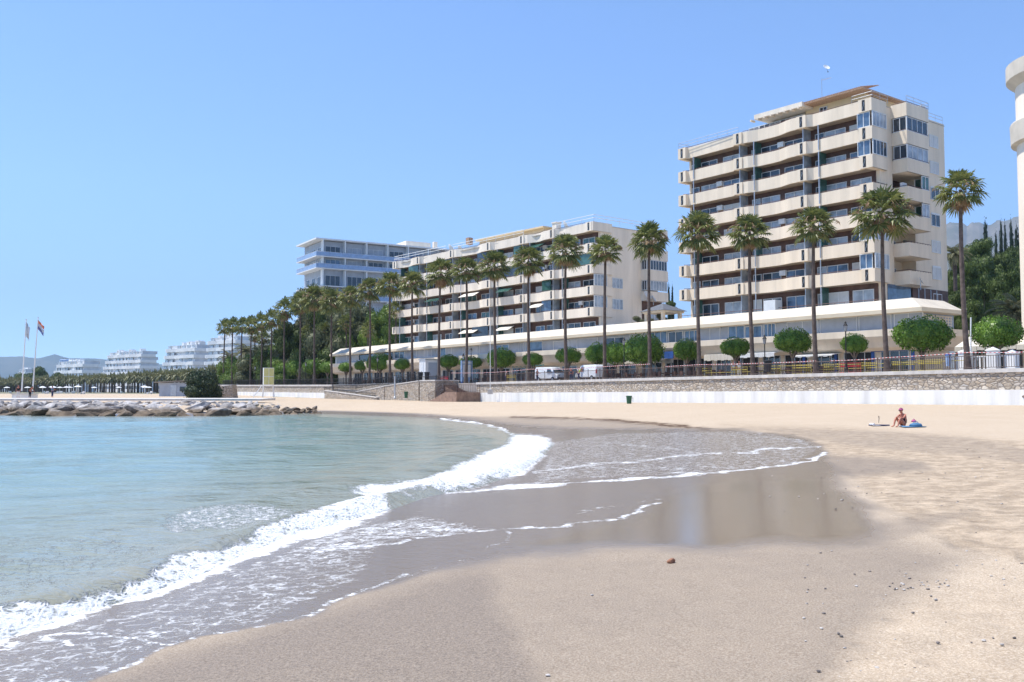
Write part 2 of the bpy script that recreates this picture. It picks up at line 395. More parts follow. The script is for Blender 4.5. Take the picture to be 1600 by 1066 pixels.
def attr_masks(X, Y, Z, s):
    yy = np.maximum(Y*ct+(Z-CZ)*st, .3); zz = -Y*st+(Z-CZ)*ct
    px = CX+F*X/yy; py = CY-F*zz/yy; fr = Y > 2.5
    pxw = px+14*(fbm(X*.9, Y*.9, 3, 5)-.5); pyw = py+(py-600)*.09*(fbm(X*1.3, Y*1.3, 3, 9)-.5)
    foam = np.zeros(X.shape)
    # white water of the breaker as it runs ashore
    B = [(-300,1085),(-100,1015),(0,976),(80,959),(150,940),(215,920),(270,895),(330,874),(380,853),(430,831),(500,811),(560,790),(605,781),(612,800),(560,818),(500,836),(440,852),(400,870),(370,888),(300,915),(200,946),(110,975),(0,1007),(-100,1060),(-300,1180)]
    foam = np.maximum(foam, 1.06*soft_poly(pxw, pyw, B, 13))
    B2 = [(545,765),(590,757),(640,750),(690,736),(740,716),(790,692),(800,680),(815,678),(850,680),(866,692),(848,715),(835,732),(800,748),(750,757),(700,768),(640,778),(600,784)]
    foam = np.maximum(foam, 1.02*soft_poly(pxw, pyw, B2, 14))
    B3 = [(250,820),(290,800),(350,792),(430,793),(500,800),(470,812),(400,822),(330,830),(270,832)]
    foam = np.maximum(foam, .66*soft_poly(pxw, pyw, B3, 16))
    foam = np.maximum(foam, line_m(pxw, pyw, [(480,803),(540,795),(600,786)], 5, .8))
    foam = np.maximum(foam, line_m(pxw, pyw, [(690,655),(735,659),(760,664),(785,671),(800,680)], 1.7, .9))
    # sheet of water drawn thin over the sand: edges and lacy streaks
    for pts, w, a in [([(780,763),(900,753),(1000,747),(1080,741),(1160,735),(1230,728),(1268,719),(1286,708)], 2.6, .92),
                      ([(700,770),(780,764),(880,756)], 5, .8),
                      ([(835,740),(900,729),(1000,722),(1060,713),(1150,706),(1230,702),(1284,697)], 2.2, .78),
                      ([(860,735),(960,733),(1060,732),(1160,728)], 1.8, .6),
                      ([(970,695),(1010,698),(1040,701),(1090,708)], 3.5, .55), ([(1000,680),(1100,678),(1190,677)], 2, .5),
                      ([(1180,683),(1240,687),(1280,700)], 3, .55),
                      ([(430,868),(520,858),(600,846),(700,838),(800,828),(900,818),(960,810),(1000,799),(1036,787)], 2.3, .85),
                      ([(900,800),(980,790),(1030,780)], 3, .45),
                      ([(120,1070),(180,1045),(215,1030),(240,1015),(258,1007),(330,996),(400,981),(450,963),(500,946),(560,926),(640,896)], 3, .72),
                      ([(60,998),(100,993),(150,990),(200,991),(240,996),(255,1004)], 2.6, .86),
                      ([(290,895),(360,900),(430,880),(520,868)], 4, .6), ([(0,1010),(60,1003),(110,1002)], 4, .8),
                      ([(785,830),(800,840),(760,850)], 3, .5), ([(640,900),(700,880),(730,870)], 3, .45)]:
        foam = np.maximum(foam, line_m(pxw, pyw, pts, w, a))
    foam = np.maximum(foam, .60*soft_poly(px, py, [(560,822),(640,808),(730,823),(800,828),(700,838),(600,846),(480,866),(430,868),(500,838)], 10))
    foam = np.maximum(foam, .50*soft_poly(px, py, [(-200,1120),(0,1010),(200,950),(370,890),(500,845),(620,812),(830,750),(860,700),(900,735),(980,725),(880,752),(760,775),(640,800),(780,828),(600,850),(560,910),(400,978),(250,1008),(130,1070),(-200,1250)], 14))
    foam = np.maximum(foam, .45*soft_poly(px, py, [(862,690),(960,676),(1180,672),(1270,690),(1284,700),(1240,728),(1000,746),(840,752)], 6))
    foam = np.maximum(foam, .36*soft_poly(px, py, [(60,830),(300,840),(360,835),(250,890),(0,950),(-200,1000),(-300,880)], 40))
    # thin film of water
    film = soft_poly(pxw, pyw, [(-300,1250),(120,1075),(180,1048),(250,1012),(330,998),(450,966),(560,930),(700,890),(840,868),(960,862),(1100,857),(1290,853),(1368,842),(1385,826),(1345,795),(1315,768),(1298,745),(1310,735),(1290,716),(1286,695),(1240,680),(1150,671),(1000,669),(880,668),(800,662),(740,654),(600,640),(0,600),(-900,900)], 9)
    filmP = [(-300,1250),(120,1075),(180,1048),(250,1012),(330,998),(450,966),(560,930),(700,890),(840,868),(960,862),(1100,857),(1290,853),(1368,842),(1385,826),(1345,795),(1315,768),(1298,745),(1310,735),(1290,716),(1286,695),(1240,680),(1150,671),(1000,669),(880,668),(800,662),(740,654),(600,640),(0,600),(-900,900)]
    film2 = soft_poly(pxw+40*(fbm(X*2.2, Y*1.1, 4, 88)-.5), pyw, filmP, 34); bl = sstep(600, 760, px)*sstep(722, 745, py); film = film*(1-bl)+film2*bl
    mirror = soft_poly(pxw, pyw, [(1010,800),(1045,770),(1150,745),(1290,742),(1330,775),(1372,815),(1372,836),(1290,850),(1100,853),(980,858),(850,865),(800,850),(900,822)], 34)
    wet = np.maximum(film, soft_poly(px+50*(fbm(X*.7, Y*.7, 3, 77)-.5), py, [(-600,1400),(0,1100),(500,940),(700,880),(790,872),(825,930),(850,1000),(880,1066),(920,1300)], 85))
    wet = np.maximum(wet, .62*soft_poly(px, py, [(800,860),(1100,845),(1380,810),(1520,800),(1400,850),(1100,880),(850,900)], 22))
    wet = np.maximum(wet, .75*soft_poly(px, py, [(1270,712),(1340,712),(1440,722),(1460,735),(1330,745),(1270,738)], 12))
    wet = np.maximum(wet, .45*soft_poly(px, py, [(1170,668),(1350,672),(1500,682),(1600,700),(1680,715),(1660,730),(1500,712),(1360,700),(1260,684)], 9))
    wet = np.maximum(wet, .72*soft_poly(px, py, [(680,650),(800,650),(950,656),(1060,668),(950,674),(860,676),(760,660)], 5))
    wet = np.maximum(wet, .70*soft_poly(px, py, [(700,868),(1100,852),(1400,838),(1520,870),(1380,960),(1300,1066),(1100,1500),(500,1500)], 50))
    rough = soft_poly(px, py, [(1130,664),(1300,667),(1600,690),(2300,760),(2300,1000),(1500,860),(1380,790),(1300,720),(1280,690)], 14)
    rough = np.maximum(rough, .35*soft_poly(px, py, [(1250,1066),(1330,960),(1600,905),(2300,880),(2300,1400),(1150,1500)], 30))
    weed = line_m(pxw, pyw, [(800,652),(900,654),(960,657),(1010,661),(1060,666),(1110,671)], 1.5, .9)+line_m(pxw, pyw, [(945,656),(1000,661),(1075,667)], 3, .6)
    weed = np.maximum(weed, line_m(pxw, pyw, [(1100,668),(1210,682),(1240,690),(1300,694)], 1.5, .35))
    m = np.where(fr, 1., 0.)
    q = 1-sstep(66, 76, Y)*sstep(2, 4, s); film = film*q; wet = wet*q; foam = foam*np.where(Y > 84, 0, 1)
    return foam*m, film*m, np.clip(wet, 0, 1)*m, mirror*m, rough*m, np.clip(weed, 0, 1)*m
def fine_az(lo, hi, inner, step, coarse):
    return np.radians(np.concatenate([np.arange(lo, -inner, coarse), np.arange(-inner, inner, step), np.arange(inner, hi+.01, coarse)]))
def rings(r0, r1, q): return r0*np.exp(np.arange(0, math.log(r1/r0), q))
def f_sand(X, Y):
    s = shore_s(X, Y); Z = sand_z(X, Y, s)
    foam, film, wet, mirror, rough, weed = attr_masks(X, Y, Z, s)
    near = np.exp(-(np.hypot(X, Y)/70)**2)
    Z = Z+near*rough*(.07*(fbm(X*1.7, Y*1.7, 4, 3)-.5)+.03*(fbm(X*5, Y*5, 2, 13)-.5))+near*.02*(fbm(X*.5, Y*.5, 3, 4)-.5)*(1-wet)
    land = sstep(0, .5, X-(86.2-.7*Y))*sstep(230, 260, 0*Y+300)
    land = np.maximum(land, sstep(240, 330, Y))
    return Z, dict(foam=foam, film=film, wet=wet, mirror=mirror, rough=rough, weed=weed, land=land)
def lace(n, l, vec):
    """foam: torn bubbles and threads, finer where the water has thinned"""
    wv = n.new('ShaderNodeTexNoise'); wv.inputs['Scale'].default_value = 2.2; wv.inputs['Detail'].default_value = 5; l.new(vec, wv.inputs['Vector'])
    v2 = mixc(n, l, .28, vec, wv.outputs[1])
    def web(sc):
        t = n.new('ShaderNodeTexVoronoi'); t.feature = 'DISTANCE_TO_EDGE'; t.inputs['Scale'].default_value = sc; l.new(v2, t.inputs['Vector'])
        return maprange(n, l, t.outputs[0], 0, .42, 1, 0)
    a = noise(n, l, vec, 3.4, 10, .78, .5)
    h = math_(n, l, 'ADD', math_(n, l, 'MULTIPLY', web(5.0), .16), math_(n, l, 'MULTIPLY', web(15.0), .20))
    return math_(n, l, 'ADD', math_(n, l, 'MULTIPLY', a, .68), h)
def sand_material():
    m, n, l, p = nt('beach_sand')
    g = n.new('ShaderNodeNewGeometry').outputs['Position']
    A = lambda k: node(n, 'ShaderNodeAttribute', attribute_name=k).outputs['Fac']
    foam, film, wet, mirror, rough, weed, land = [A(k) for k in ('foam','film','wet','mirror','rough','weed','land')]
    big = noise(n, l, g, .35, 5, .6); mid = noise(n, l, g, 3.2, 6, .7); fine = noise(n, l, g, 62, 3, .75); grain = noise(n, l, g, 34, 2, .6)
    dry = mixc(n, l, maprange(n, l, big, .35, .65), (.52,.395,.265), (.61,.48,.335))
    dry = mixc(n, l, maprange(n, l, mid, .35, .7, 0, .55), dry, (.44,.33,.215))
    dry = mixc(n, l, maprange(n, l, fine, .38, .62), mixc(n, l, .5, dry, (.24,.17,.11)), mixc(n, l, .45, dry, (.88,.78,.64)))
    dry = mixc(n, l, maprange(n, l, grain, .42, .60, 0, .38), dry, (.34,.25,.17))
    rg = mixc(n, l, maprange(n, l, noise(n, l, g, 2.2, 5, .7), .42, .62), (.25,.185,.125), (.55,.43,.305))
    dry = mixc(n, l, math_(n, l, 'MULTIPLY', rough, .6), dry, rg)
    sp = n.new('ShaderNodeTexVoronoi'); sp.inputs['Scale'].default_value = 17; l.new(g, sp.inputs['Vector'])
    spk = math_(n, l, 'MULTIPLY', maprange(n, l, sp.outputs['Distance'], .10, .14, 1, 0), maprange(n, l, noise(n, l, g, .9, 3), .45, .6))
    sc = n.new('ShaderNodeSeparateColor'); l.new(sp.outputs['Color'], sc.inputs[0])
    spk = math_(n, l, 'MULTIPLY', spk, maprange(n, l, sc.outputs[0], .55, .6))
    dry = mixc(n, l, spk, dry, mixc(n, l, maprange(n, l, sc.outputs[1], .5, .55), (.10,.08,.07), (.8,.76,.7)))
    vo = n.new('ShaderNodeTexVoronoi'); vo.inputs['Scale'].default_value = 2.6; l.new(g, vo.inputs['Vector'])
    dent = math_(n, l, 'MULTIPLY', maprange(n, l, vo.outputs['Distance'], .12, .30, 1, 0, True), math_(n, l, 'MULTIPLY', rough, maprange(n, l, noise(n, l, g, .5, 4), .45, .6)))
    dry = mixc(n, l, math_(n, l, 'MULTIPLY', dent, .6), dry, (.22,.165,.115))  # hollows darkened in colour, standing in for shade in the dents
    damp = mixc(n, l, maprange(n, l, grain, .3, .75), (.175,.137,.102), (.315,.245,.182))
    damp = mixc(n, l, maprange(n, l, fine, .38, .62), mixc(n, l, .30, damp, (.09,.07,.055)), mixc(n, l, .22, damp, (.62,.53,.43)))
    wetn = math_(n, l, 'ADD', wet, math_(n, l, 'MULTIPLY', math_(n, l, 'SUBTRACT', math_(n, l, 'ADD', math_(n, l, 'MULTIPLY', mid, .4), math_(n, l, 'MULTIPLY', big, .6)), .5), .75), True)
    c = mixc(n, l, maprange(n, l, wetn, .05, .95, 0, 1), dry, damp)
    c = mixc(n, l, math_(n, l, 'MULTIPLY', film, .8), c, (.20,.150,.100))
    wd = math_(n, l, 'MULTIPLY', weed, maprange(n, l, noise(n, l, g, 2.5, 6, .8), .36, .50), True)
    c = mixc(n, l, wd, c, (.09,.05,.025))
    lc = mixc(n, l, maprange(n, l, noise(n, l, g, .02, 5), .4, .6), (.34,.29,.22), (.13,.15,.08))
    c = mixc(n, l, land, c, lc)
    # foam: lace stretched along the run of the water
    mp = n.new('ShaderNodeMapping'); mp.inputs['Rotation'].default_value = (0,0,R(14)); mp.inputs['Scale'].default_value = (1.2,1.5,1); l.new(g, mp.inputs[0])
    fn = lace(n, l, mp.outputs[0])
    thr = math_(n, l, 'SUBTRACT', .88, math_(n, l, 'MULTIPLY', foam, .46))
    fm = maprange(n, l, math_(n, l, 'SUBTRACT', fn, thr), -.06, .10)
    c = mixc(n, l, fm, c, mixc(n, l, maprange(n, l, fn, .45, .68), (.66,.66,.65), (.88,.88,.88)))  # thin foam greyer; shading of the foam put into its colour
    l.new(c, p.inputs['Base Color'])
    rr = mixc(n, l, maprange(n, l, wetn, 0, 1), (.95,)*3, (.62,)*3)
    rr = mixc(n, l, film, rr, (.20,)*3); rr = mixc(n, l, mirror, rr, (.17,)*3); rr = mixc(n, l, fm, rr, (.7,)*3)
    l.new(rr, p.inputs['Roughness'])
    l.new(mixc(n, l, film, (.25,)*3, (.45,)*3), p.inputs['Specular IOR Level'])
    # relief: grains when dry, ripples in the running film
    rip = n.new('ShaderNodeMapping'); rip.inputs['Rotation'].default_value = (0,0,R(14)); rip.inputs['Scale'].default_value = (1.2,3,1); l.new(g, rip.inputs[0])
    rn = noise(n, l, rip.outputs[0], 5, 3)
    run = math_(n, l, 'MULTIPLY', math_(n, l, 'MULTIPLY', film, math_(n, l, 'SUBTRACT', 1, mirror)), .02)
    h = math_(n, l, 'MULTIPLY', rn, run)
    dryf = math_(n, l, 'SUBTRACT', 1, film)
    h = math_(n, l, 'ADD', h, math_(n, l, 'MULTIPLY', math_(n, l, 'MULTIPLY', fine, .012), dryf))
    h = math_(n, l, 'ADD', h, math_(n, l, 'MULTIPLY', math_(n, l, 'MULTIPLY', mid, .05), math_(n, l, 'MULTIPLY', math_(n, l, 'SUBTRACT', 1, wet), dryf)))
    h = math_(n, l, 'ADD', h, math_(n, l, 'MULTIPLY', math_(n, l, 'MULTIPLY', noise(n, l, g, 1.6, 5), .10), rough))
    h = math_(n, l, 'ADD', h, math_(n, l, 'MULTIPLY', fm, .02)); h = math_(n, l, 'ADD', h, math_(n, l, 'MULTIPLY', dent, -.05))
    b = n.new('ShaderNodeBump'); b.inputs['Strength'].default_value = .8; b.inputs['Distance'].default_value = 1.0
    l.new(h, b.inputs['Height']); l.new(b.outputs[0], p.inputs['Normal'])
    return m
sand = grid('beach_ground', fine_az(-110, 110, 32, .13, 3), np.concatenate([rings(1.6, 110, .0085), rings(110, 9000, .06)]), f_sand, sand_material())
tag(sand, kind='structure')

# ------------------------------------------------------------------ the sea
def f_sea(X, Y):
    s = shore_s(X, Y); d = -s; r = np.hypot(X, Y)
    fade = np.exp(-(r/160)**2)
    wob = 6*fbm(X*.05, Y*.05, 3, 21)
    amp = sstep(.6, 7, d)
    Z = amp*fade*(.030*np.sin(d*.95+wob+1.0)+.035*np.sin(.62*d+.10*Y+wob*1.3)+.012*np.sin(X*.9-Y*2.1+wob*3)+.05*(fbm(X*.55, Y*.9, 4, 31)-.5))
    ridge = .17*np.exp(-((d-.35)/.42)**2)*(.55+.9*fbm(X*.6, Y*.6, 3, 41))*np.exp(-(np.maximum(Y-22, 0)/18)**2)
    ridge2 = .07*np.exp(-((d-2.6)/.6)**2)*fbm(X*.5, Y*.5, 2, 43)*2*np.exp(-(np.maximum(Y-30, 0)/25)**2)
    fo, film, wet, mirror, rough, weed = attr_masks(X, Y, Z*0, s)
    Z = Z+ridge+ridge2+.05*fo*(fbm(X*4, Y*4, 4, 51)-.35)*np.exp(-(r/50)**2)
    Z = Z-.10*sstep(-.05, .6, s)-.01
    return Z, dict(foam=fo, shallow=np.exp(-np.maximum(d, 0)/11.), mid=np.exp(-np.maximum(d, 0)/38.))
def sea_material():
    m, n, l, p = nt('sea_water'); g = n.new('ShaderNodeNewGeometry').outputs['Position']
    A = lambda k: node(n, 'ShaderNodeAttribute', attribute_name=k).outputs['Fac']
    foam, sh, md = A('foam'), A('shallow'), A('mid')
    mp0 = n.new('ShaderNodeMapping'); mp0.inputs['Scale'].default_value = (.5,1.6,1); l.new(g, mp0.inputs[0])
    a = noise(n, l, mp0.outputs[0], .6, 7, .7)
    deep = mixc(n, l, maprange(n, l, a, .35, .65), (.065,.20,.29), (.19,.35,.355))
    c = mixc(n, l, md, deep, mixc(n, l, maprange(n, l, a, .35, .65), (.12,.235,.18), (.23,.36,.27)))
    shn = math_(n, l, 'ADD', sh, math_(n, l, 'MULTIPLY', math_(n, l, 'SUBTRACT', a, .5), .5), True)
    c = mixc(n, l, math_(n, l, 'MULTIPLY', shn, .95), c, (.30,.285,.215))
    mp = n.new('ShaderNodeMapping'); mp.inputs['Rotation'].default_value = (0,0,R(14)); mp.inputs['Scale'].default_value = (1.5,1.2,1); l.new(g, mp.inputs[0])
    fn = lace(n, l, mp.outputs[0])
    thr = math_(n, l, 'SUBTRACT', .88, math_(n, l, 'MULTIPLY', foam, .46))
    fm = maprange(n, l, math_(n, l, 'SUBTRACT', fn, thr), -.06, .12)
    c = mixc(n, l, fm, c, mixc(n, l, maprange(n, l, fn, .45, .68), (.68,.70,.68), (.88,.88,.88))); l.new(c, p.inputs['Base Color'])  # grey foam tones carry its shading in the colour
    l.new(mixc(n, l, fm, (.09,)*3, (.8,)*3), p.inputs['Roughness']); p.inputs['IOR'].default_value = 1.33
    r1 = n.new('ShaderNodeMapping'); r1.inputs['Scale'].default_value = (.9,1.5,1); r1.inputs['Rotation'].default_value = (0,0,R(12)); l.new(g, r1.inputs[0])
    w1 = noise(n, l, r1.outputs[0], 1.1, 4, .6, .3); w2 = noise(n, l, r1.outputs[0], 5.5, 3, .6, .4); w3 = noise(n, l, r1.outputs[0], .25, 3)
    h = math_(n, l, 'ADD', math_(n, l, 'MULTIPLY', w1, .17), math_(n, l, 'MULTIPLY', w2, .034))
    h = math_(n, l, 'ADD', h, math_(n, l, 'MULTIPLY', w3, .25))
    h = math_(n, l, 'ADD', h, math_(n, l, 'MULTIPLY', math_(n, l, 'MULTIPLY', fn, fm), .10))
    b = n.new('ShaderNodeBump'); b.inputs['Strength'].default_value = .75; b.inputs['Distance'].default_value = 1.0
    l.new(h, b.inputs['Height']); l.new(b.outputs[0], p.inputs['Normal'])
    return m
sea = grid('sea', fine_az(-120, 60, 34, .13, 3), np.concatenate([rings(1.6, 110, .0085), rings(110, 9000, .07)]), f_sea, sea_material(), keep=lambda X, Y: shore_s(X, Y) < .7)
tag(sea, kind='structure')

# ------------------------------------------------------------------ hills
def ridge(name, pts, depth, mats, seed, rough_=.12, base=0):
    """a mountain: ridge line through pts (pixel x, pixel y, distance), falling away to the front and back"""
    C_ = [at(px, py, Y) for px, py, Y in pts]; n = 150; vs = []; fs = []; m = 26
    L = len(C_)-1
    for i in range(n):
        t = i/(n-1)*L; k = min(int(t), L-1); p = C_[k].lerp(C_[k+1], t-k)
        for j in range(m):
            w = (j/(m-1))*2-1; a = 1-abs(w)
            h = p.z*(a**1.15)*(1+rough_*(float(fbm(np.array([i*.09]), np.array([j*.21]), 5, seed)[0])-.5)*2.2*(1-a**6*.6))
            d = Vector((p.x, p.y, 0)).normalized()
            vs.append((p.x+d.x*w*depth, p.y+d.y*w*depth, base+max(h, -20)))
    for i in range(n-1):
        for j in range(m-1): a = i*m+j; fs.append((a, a+m, a+m+1, a+1))
    mb = MB(); mb.add(vs, fs); return mb.build(name, mats, smooth=True)
def mount_mat(name, a, b, c, s):
    m, n, l, p = nt(name); g = n.new('ShaderNodeNewGeometry').outputs['Position']; p.inputs['Roughness'].default_value = 1
    f = noise(n, l, g, s, 8, .65, .4)
    x = mixc(n, l, maprange(n, l, f, .42, .55), a, b); x = mixc(n, l, maprange(n, l, noise(n, l, g, s*3, 6, .7), .55, .68), x, c)
    l.new(x, p.inputs['Base Color']); bb = n.new('ShaderNodeBump'); bb.inputs['Strength'].default_value = 1; bb.inputs['Distance'].default_value = 12
    l.new(f, bb.inputs['Height']); l.new(bb.outputs[0], p.inputs['Normal']); return m
MM = mount_mat('mountain_rock', (.10,.10,.07), (.16,.145,.12), (.27,.25,.22), .004)
MH = mount_mat('far_hill', (.05,.065,.04), (.09,.095,.06), (.16,.14,.10), .002)
tag(ridge('far_hills', [(-500,590,10000),(-200,562,10000),(-60,556,10000),(0,556,10000),(35,555,10000),(60,558,10000),(85,551,10000),(108,557,10000),(150,558,10000),(220,566,10000),(330,572,10000),(480,580,10000),(700,600,10000)], 1500, MH, 3, .05), kind='structure')
tag(ridge('rocky_mountain', [(1150,470,5600),(1300,420,5600),(1400,380,5600),(1480,342,5600),(1500,338,5600),(1510,344,5600),(1524,340,5600),(1545,344,5600),(1556,338,5600),(1570,337,5600),(1592,331,5600),(1640,322,5600),(1760,300,5600),(1900,330,5600),(2100,400,5600)], 2100, MM, 8, .055), kind='structure')

# ------------------------------------------------------------------ promenade, sea wall, fence
KW = -.70; WX0 = 87.1
def wl_(Y, off=0): return Vector((WX0+KW*Y+off, Y, 0))          # a point of the wall line (off = metres in X behind it)
WU = Vector((-.5735, .8192, 0)); WN = Vector((-.8192, -.5735, 0))   # along the wall away from the camera; towards the sea
AW = math.atan2(WU.y, WU.x)
def zt(Y): return CZ+float(np.interp(Y, [40,60,70,133,174,223,260], [1.98,1.84,1.76,1.27,1.26,1.58,1.7]))
def WP(px, off, py=570): return on_line(px, WX0+off, 0, KW, py)
pv = MB(); ys = [42,55,70,90,110,133,150,174,200,223,245]
vs = []; 
for Y in ys:
    a = wl_(Y, .35); vs += [(a.x, a.y, zt(Y)-.06), (a.x+.82*60, a.y+.57*60, zt(Y)-.06), (a.x, a.y, -1), (a.x+.82*60, a.y+.57*60, -1)]
fs = []
for i in range(len(ys)-1):
    a = i*4; b = a+4; fs += [(a, a+1, b+1, b), (a, b, b+2, a+2), (a+1, a+3, b+3, b+1)]
fs += [(0,2,3,1), (4*len(ys)-4, 4*len(ys)-3, 4*len(ys)-1, 4*len(ys)-2)]
pv.add(vs, fs); tag(pv.build('promenade', M['paving']), kind='structure')
def wall_run(Ys, name, label, low=True, zlow=None):
    t = thing(name, label, 'wall', wl_(Ys[0]))
    o = wl_(Ys[0])
    P = [wl_(Y)-o for Y in Ys]
    for p, Y in zip(P, Ys): p.z = 0
    def run(o0, o1, ztop, zbot, nm, mt):
        vs = []; fs = []
        for Y in Ys:
            p = wl_(Y)-o; n = WN
            for q, zz in ((o0, zbot(Y)), (o1, zbot(Y)), (o1, ztop(Y)), (o0, ztop(Y))): vs.append((p.x+n.x*q, p.y+n.y*q, zz))
        for i in range(len(Ys)-1):
            for k in range(4): fs.append((i*4+k, i*4+4+k, i*4+4+(k+1)%4, i*4+(k+1)%4))
        fs.append((0,1,2,3)); fs.append(tuple(len(vs)-1-k for k in range(4)))
        mb = MB(); mb.add(vs, fs); return mb.build(nm, mt, t)
    run(-.35, .12, lambda Y: zt(Y), lambda Y: zt(Y)-.30, 'cap', M['cap'])
    run(-.30, .0, lambda Y: zt(Y)-.303, lambda Y: -.5, 'stone_face', M['stone'])
    if low:
        zl = lambda Y: CZ+float(np.interp(Y, [45,70,133], [.28,.14,-.18])) if zlow is None else zlow(Y)
        run(.003, .30, zl, lambda Y: -.6, 'whitewashed_base', M['whitewall'])
    return t
wall_run([44,55,70,85,100,115,131.5], 'sea_wall', 'long stone sea wall with pale cap and whitewashed base behind the sunbather')
def zwl(Y): return CZ+float(np.interp(Y, [174,223], [-.25,.0]))
wall_run([171,190,205,222], 'sea_wall', 'distant stone sea wall behind the yellow lifeguard tower', True, lambda Y: zwl(Y))
# ramp, end block and stairs
def wall_box(name, pts, label, matn='stone', th=.5, parent=None, cap=True):
    """upright slab whose front face follows pixel points (px, py top, py bottom) at an offset in front of the wall line"""
    P = []
    for px, pt, pb, off in pts:
        g = WP(px, off, (pt+pb)/2); a = at(px, pt, g.y); b = at(px, pb, g.y); P.append((g, a.z, min(b.z, gz(g.x, g.y))-.3))
    o = P[0][0]; t = thing(name, label, 'wall', o) if parent is None else parent
    vs = []; fs = []
    for g, z1, z0 in P:
        p = g-o
        for q, zz in ((0, z0), (-th, z0), (-th, z1), (0, z1)): vs.append((p.x+WN.x*q, p.y+WN.y*q, zz))
    for i in range(len(P)-1):
        for k in range(4): fs.append((i*4+k, i*4+4+k, i*4+4+(k+1)%4, i*4+(k+1)%4))
    fs.append((0,1,2,3)); fs.append(tuple(len(vs)-1-k for k in range(4)))
    mb = MB(); mb.add(vs, fs); mb.build('stone_face', M[matn], t)
    if cap:
        vs2 = []; fs2 = []
        for g, z1, z0 in P:
            p = g-o
            for q, zz in ((.06, z1+.003), (-th-.04, z1+.003), (-th-.04, z1+.14), (.06, z1+.14)): vs2.append((p.x+WN.x*q, p.y+WN.y*q, zz))
        for i in range(len(P)-1):
            for k in range(4): fs2.append((i*4+k, i*4+4+k, i*4+4+(k+1)%4, i*4+(k+1)%4))
        fs2.append((0,1,2,3)); fs2.append(tuple(len(vs2)-1-k for k in range(4)))
        mb = MB(); mb.add(vs2, fs2); mb.build('cap', M['cap'], t)
    return t
wall_box('ramp_wall', [(600,604,624,-1.6),(654,596,626,-1.6)], 'stone ramp wall rising toward the stair block')
wall_box('ramp_wall', [(556,613,622.5,-1.7),(600,604.5,623.5,-1.7)], 'low tapering stone ramp wall beside the tall grey post')
wall_box('ramp_wall', [(507,611,622.5,-2.3),(560,618,623,-2.3),(588,622,623.5,-2.3)], 'small stone ramp wall sloping down to the sand')
wall_box('ramp_wall', [(500,603,614,.2),(560,601.5,613,.2),(655,598,610,.2)], 'upper stone wall behind the ramp railing')
# end block
g0 = WP(656, -4.2, 610); ztop = at(656, 596, g0.y).z
blk = thing('stair_block', 'square stone block with pale cap at the head of the beach stairs', 'wall', (g0.x, g0.y, 0), AW)
bm_ = MB(); bm_.box(-4.4, 0, -4.0, 0, -.3, ztop); bm_.build('stone_face', M['stone'], blk)
bm_ = MB(); bm_.box(-4.46, .06, -4.06, .06, ztop+.003, ztop+.18); bm_.build('cap', M['cap'], blk)
# stairs: an upper flight along the wall to a landing and a lower flight back down to the sand
st_top = WP(700, -.5, 597); zT = zt(136)-.05; zG = .72
sto = wl_(137); sto.z = 0
stairs = thing('beach_stairs', 'brown two-flight stairs from promenade down to the sand', 'stairs', sto, AW)
mb = MB(); nstep = 8; zmid = zT-(zT-zG)*.5
for i in range(nstep): mb.box(-(i+1)*.62, -i*.62, .35, 2.0, 0, zT-(zT-zmid)*(i+.5)/nstep)
mb.build('upper_flight', M['step'], stairs)
mb = MB(); mb.box(-8.2, -nstep*.62-.002, .35, 4.2, 0, zmid); mb.build('landing', M['step'], stairs)
mb = MB()
for i in range(nstep): mb.box(-nstep*.62+i*.55, -nstep*.62+(i+1)*.55-.001, 2.3, 4.2, -.2, zmid-(zmid-zG)*(i+1)/(nstep+.0)+.02)
mb.build('lower_flight', M['step'], stairs)
def railing(mb, a, b, h=1.0, n=10, r=.025):
    a = Vector(a); b = Vector(b); u = Vector((0,0,h))
    mb.tube([a+u, b+u], r*1.3, 6); mb.tube([a+u*.12, b+u*.12], r*.8, 5)
    for i in range(n+1): p = a.lerp(b, i/n); mb.tube([p, p+u], r*(1.4 if i in (0, n) else .75), 5)
for i, (a, b, n) in enumerate([((0,2.05,zT),(-nstep*.62,2.05,zmid),16), ((-nstep*.62,2.05,zmid),(-nstep*.62+.05,2.06,zmid),1), ((-8.2,4.15,zmid),(-nstep*.62,4.15,zmid),10), ((-nstep*.62,4.15,zmid),(-.6,4.15,zG+.05),14), ((-nstep*.62,2.35,zmid),(-.6,2.35,zG+.05),14), ((-8.15,.4,zmid),(-8.15,4.15,zmid),10)]):
    mb = MB(); railing(mb, a, b, 1.0, n); mb.build('handrail', M['railbrown'], stairs)
# ramp railing
for lab, pts in [('black railing along the upper ramp edge', [(507,597,0),(556,598,0),(600,590,-.2),(655,584,-.5)]), ('black railing stepping down beside the low ramp wall', [(507,606,-1.9),(530,609,-1.9),(556,613,-1.9),(586,615,-1.9)])]:
    P = []
    for px, py, off in pts: g = WP(px, off, py); P.append(at(px, py+9.5, g.y))
    r_ = thing('ramp_railing', lab, 'railing', P[0])
    for i in range(len(P)-1):
        mb = MB(); railing(mb, P[i]-P[0], P[i+1]-P[0], 1.05, max(4, int((P[i+1]-P[i]).length/.35)), .03); mb.build('rail_section', M['iron'], r_)
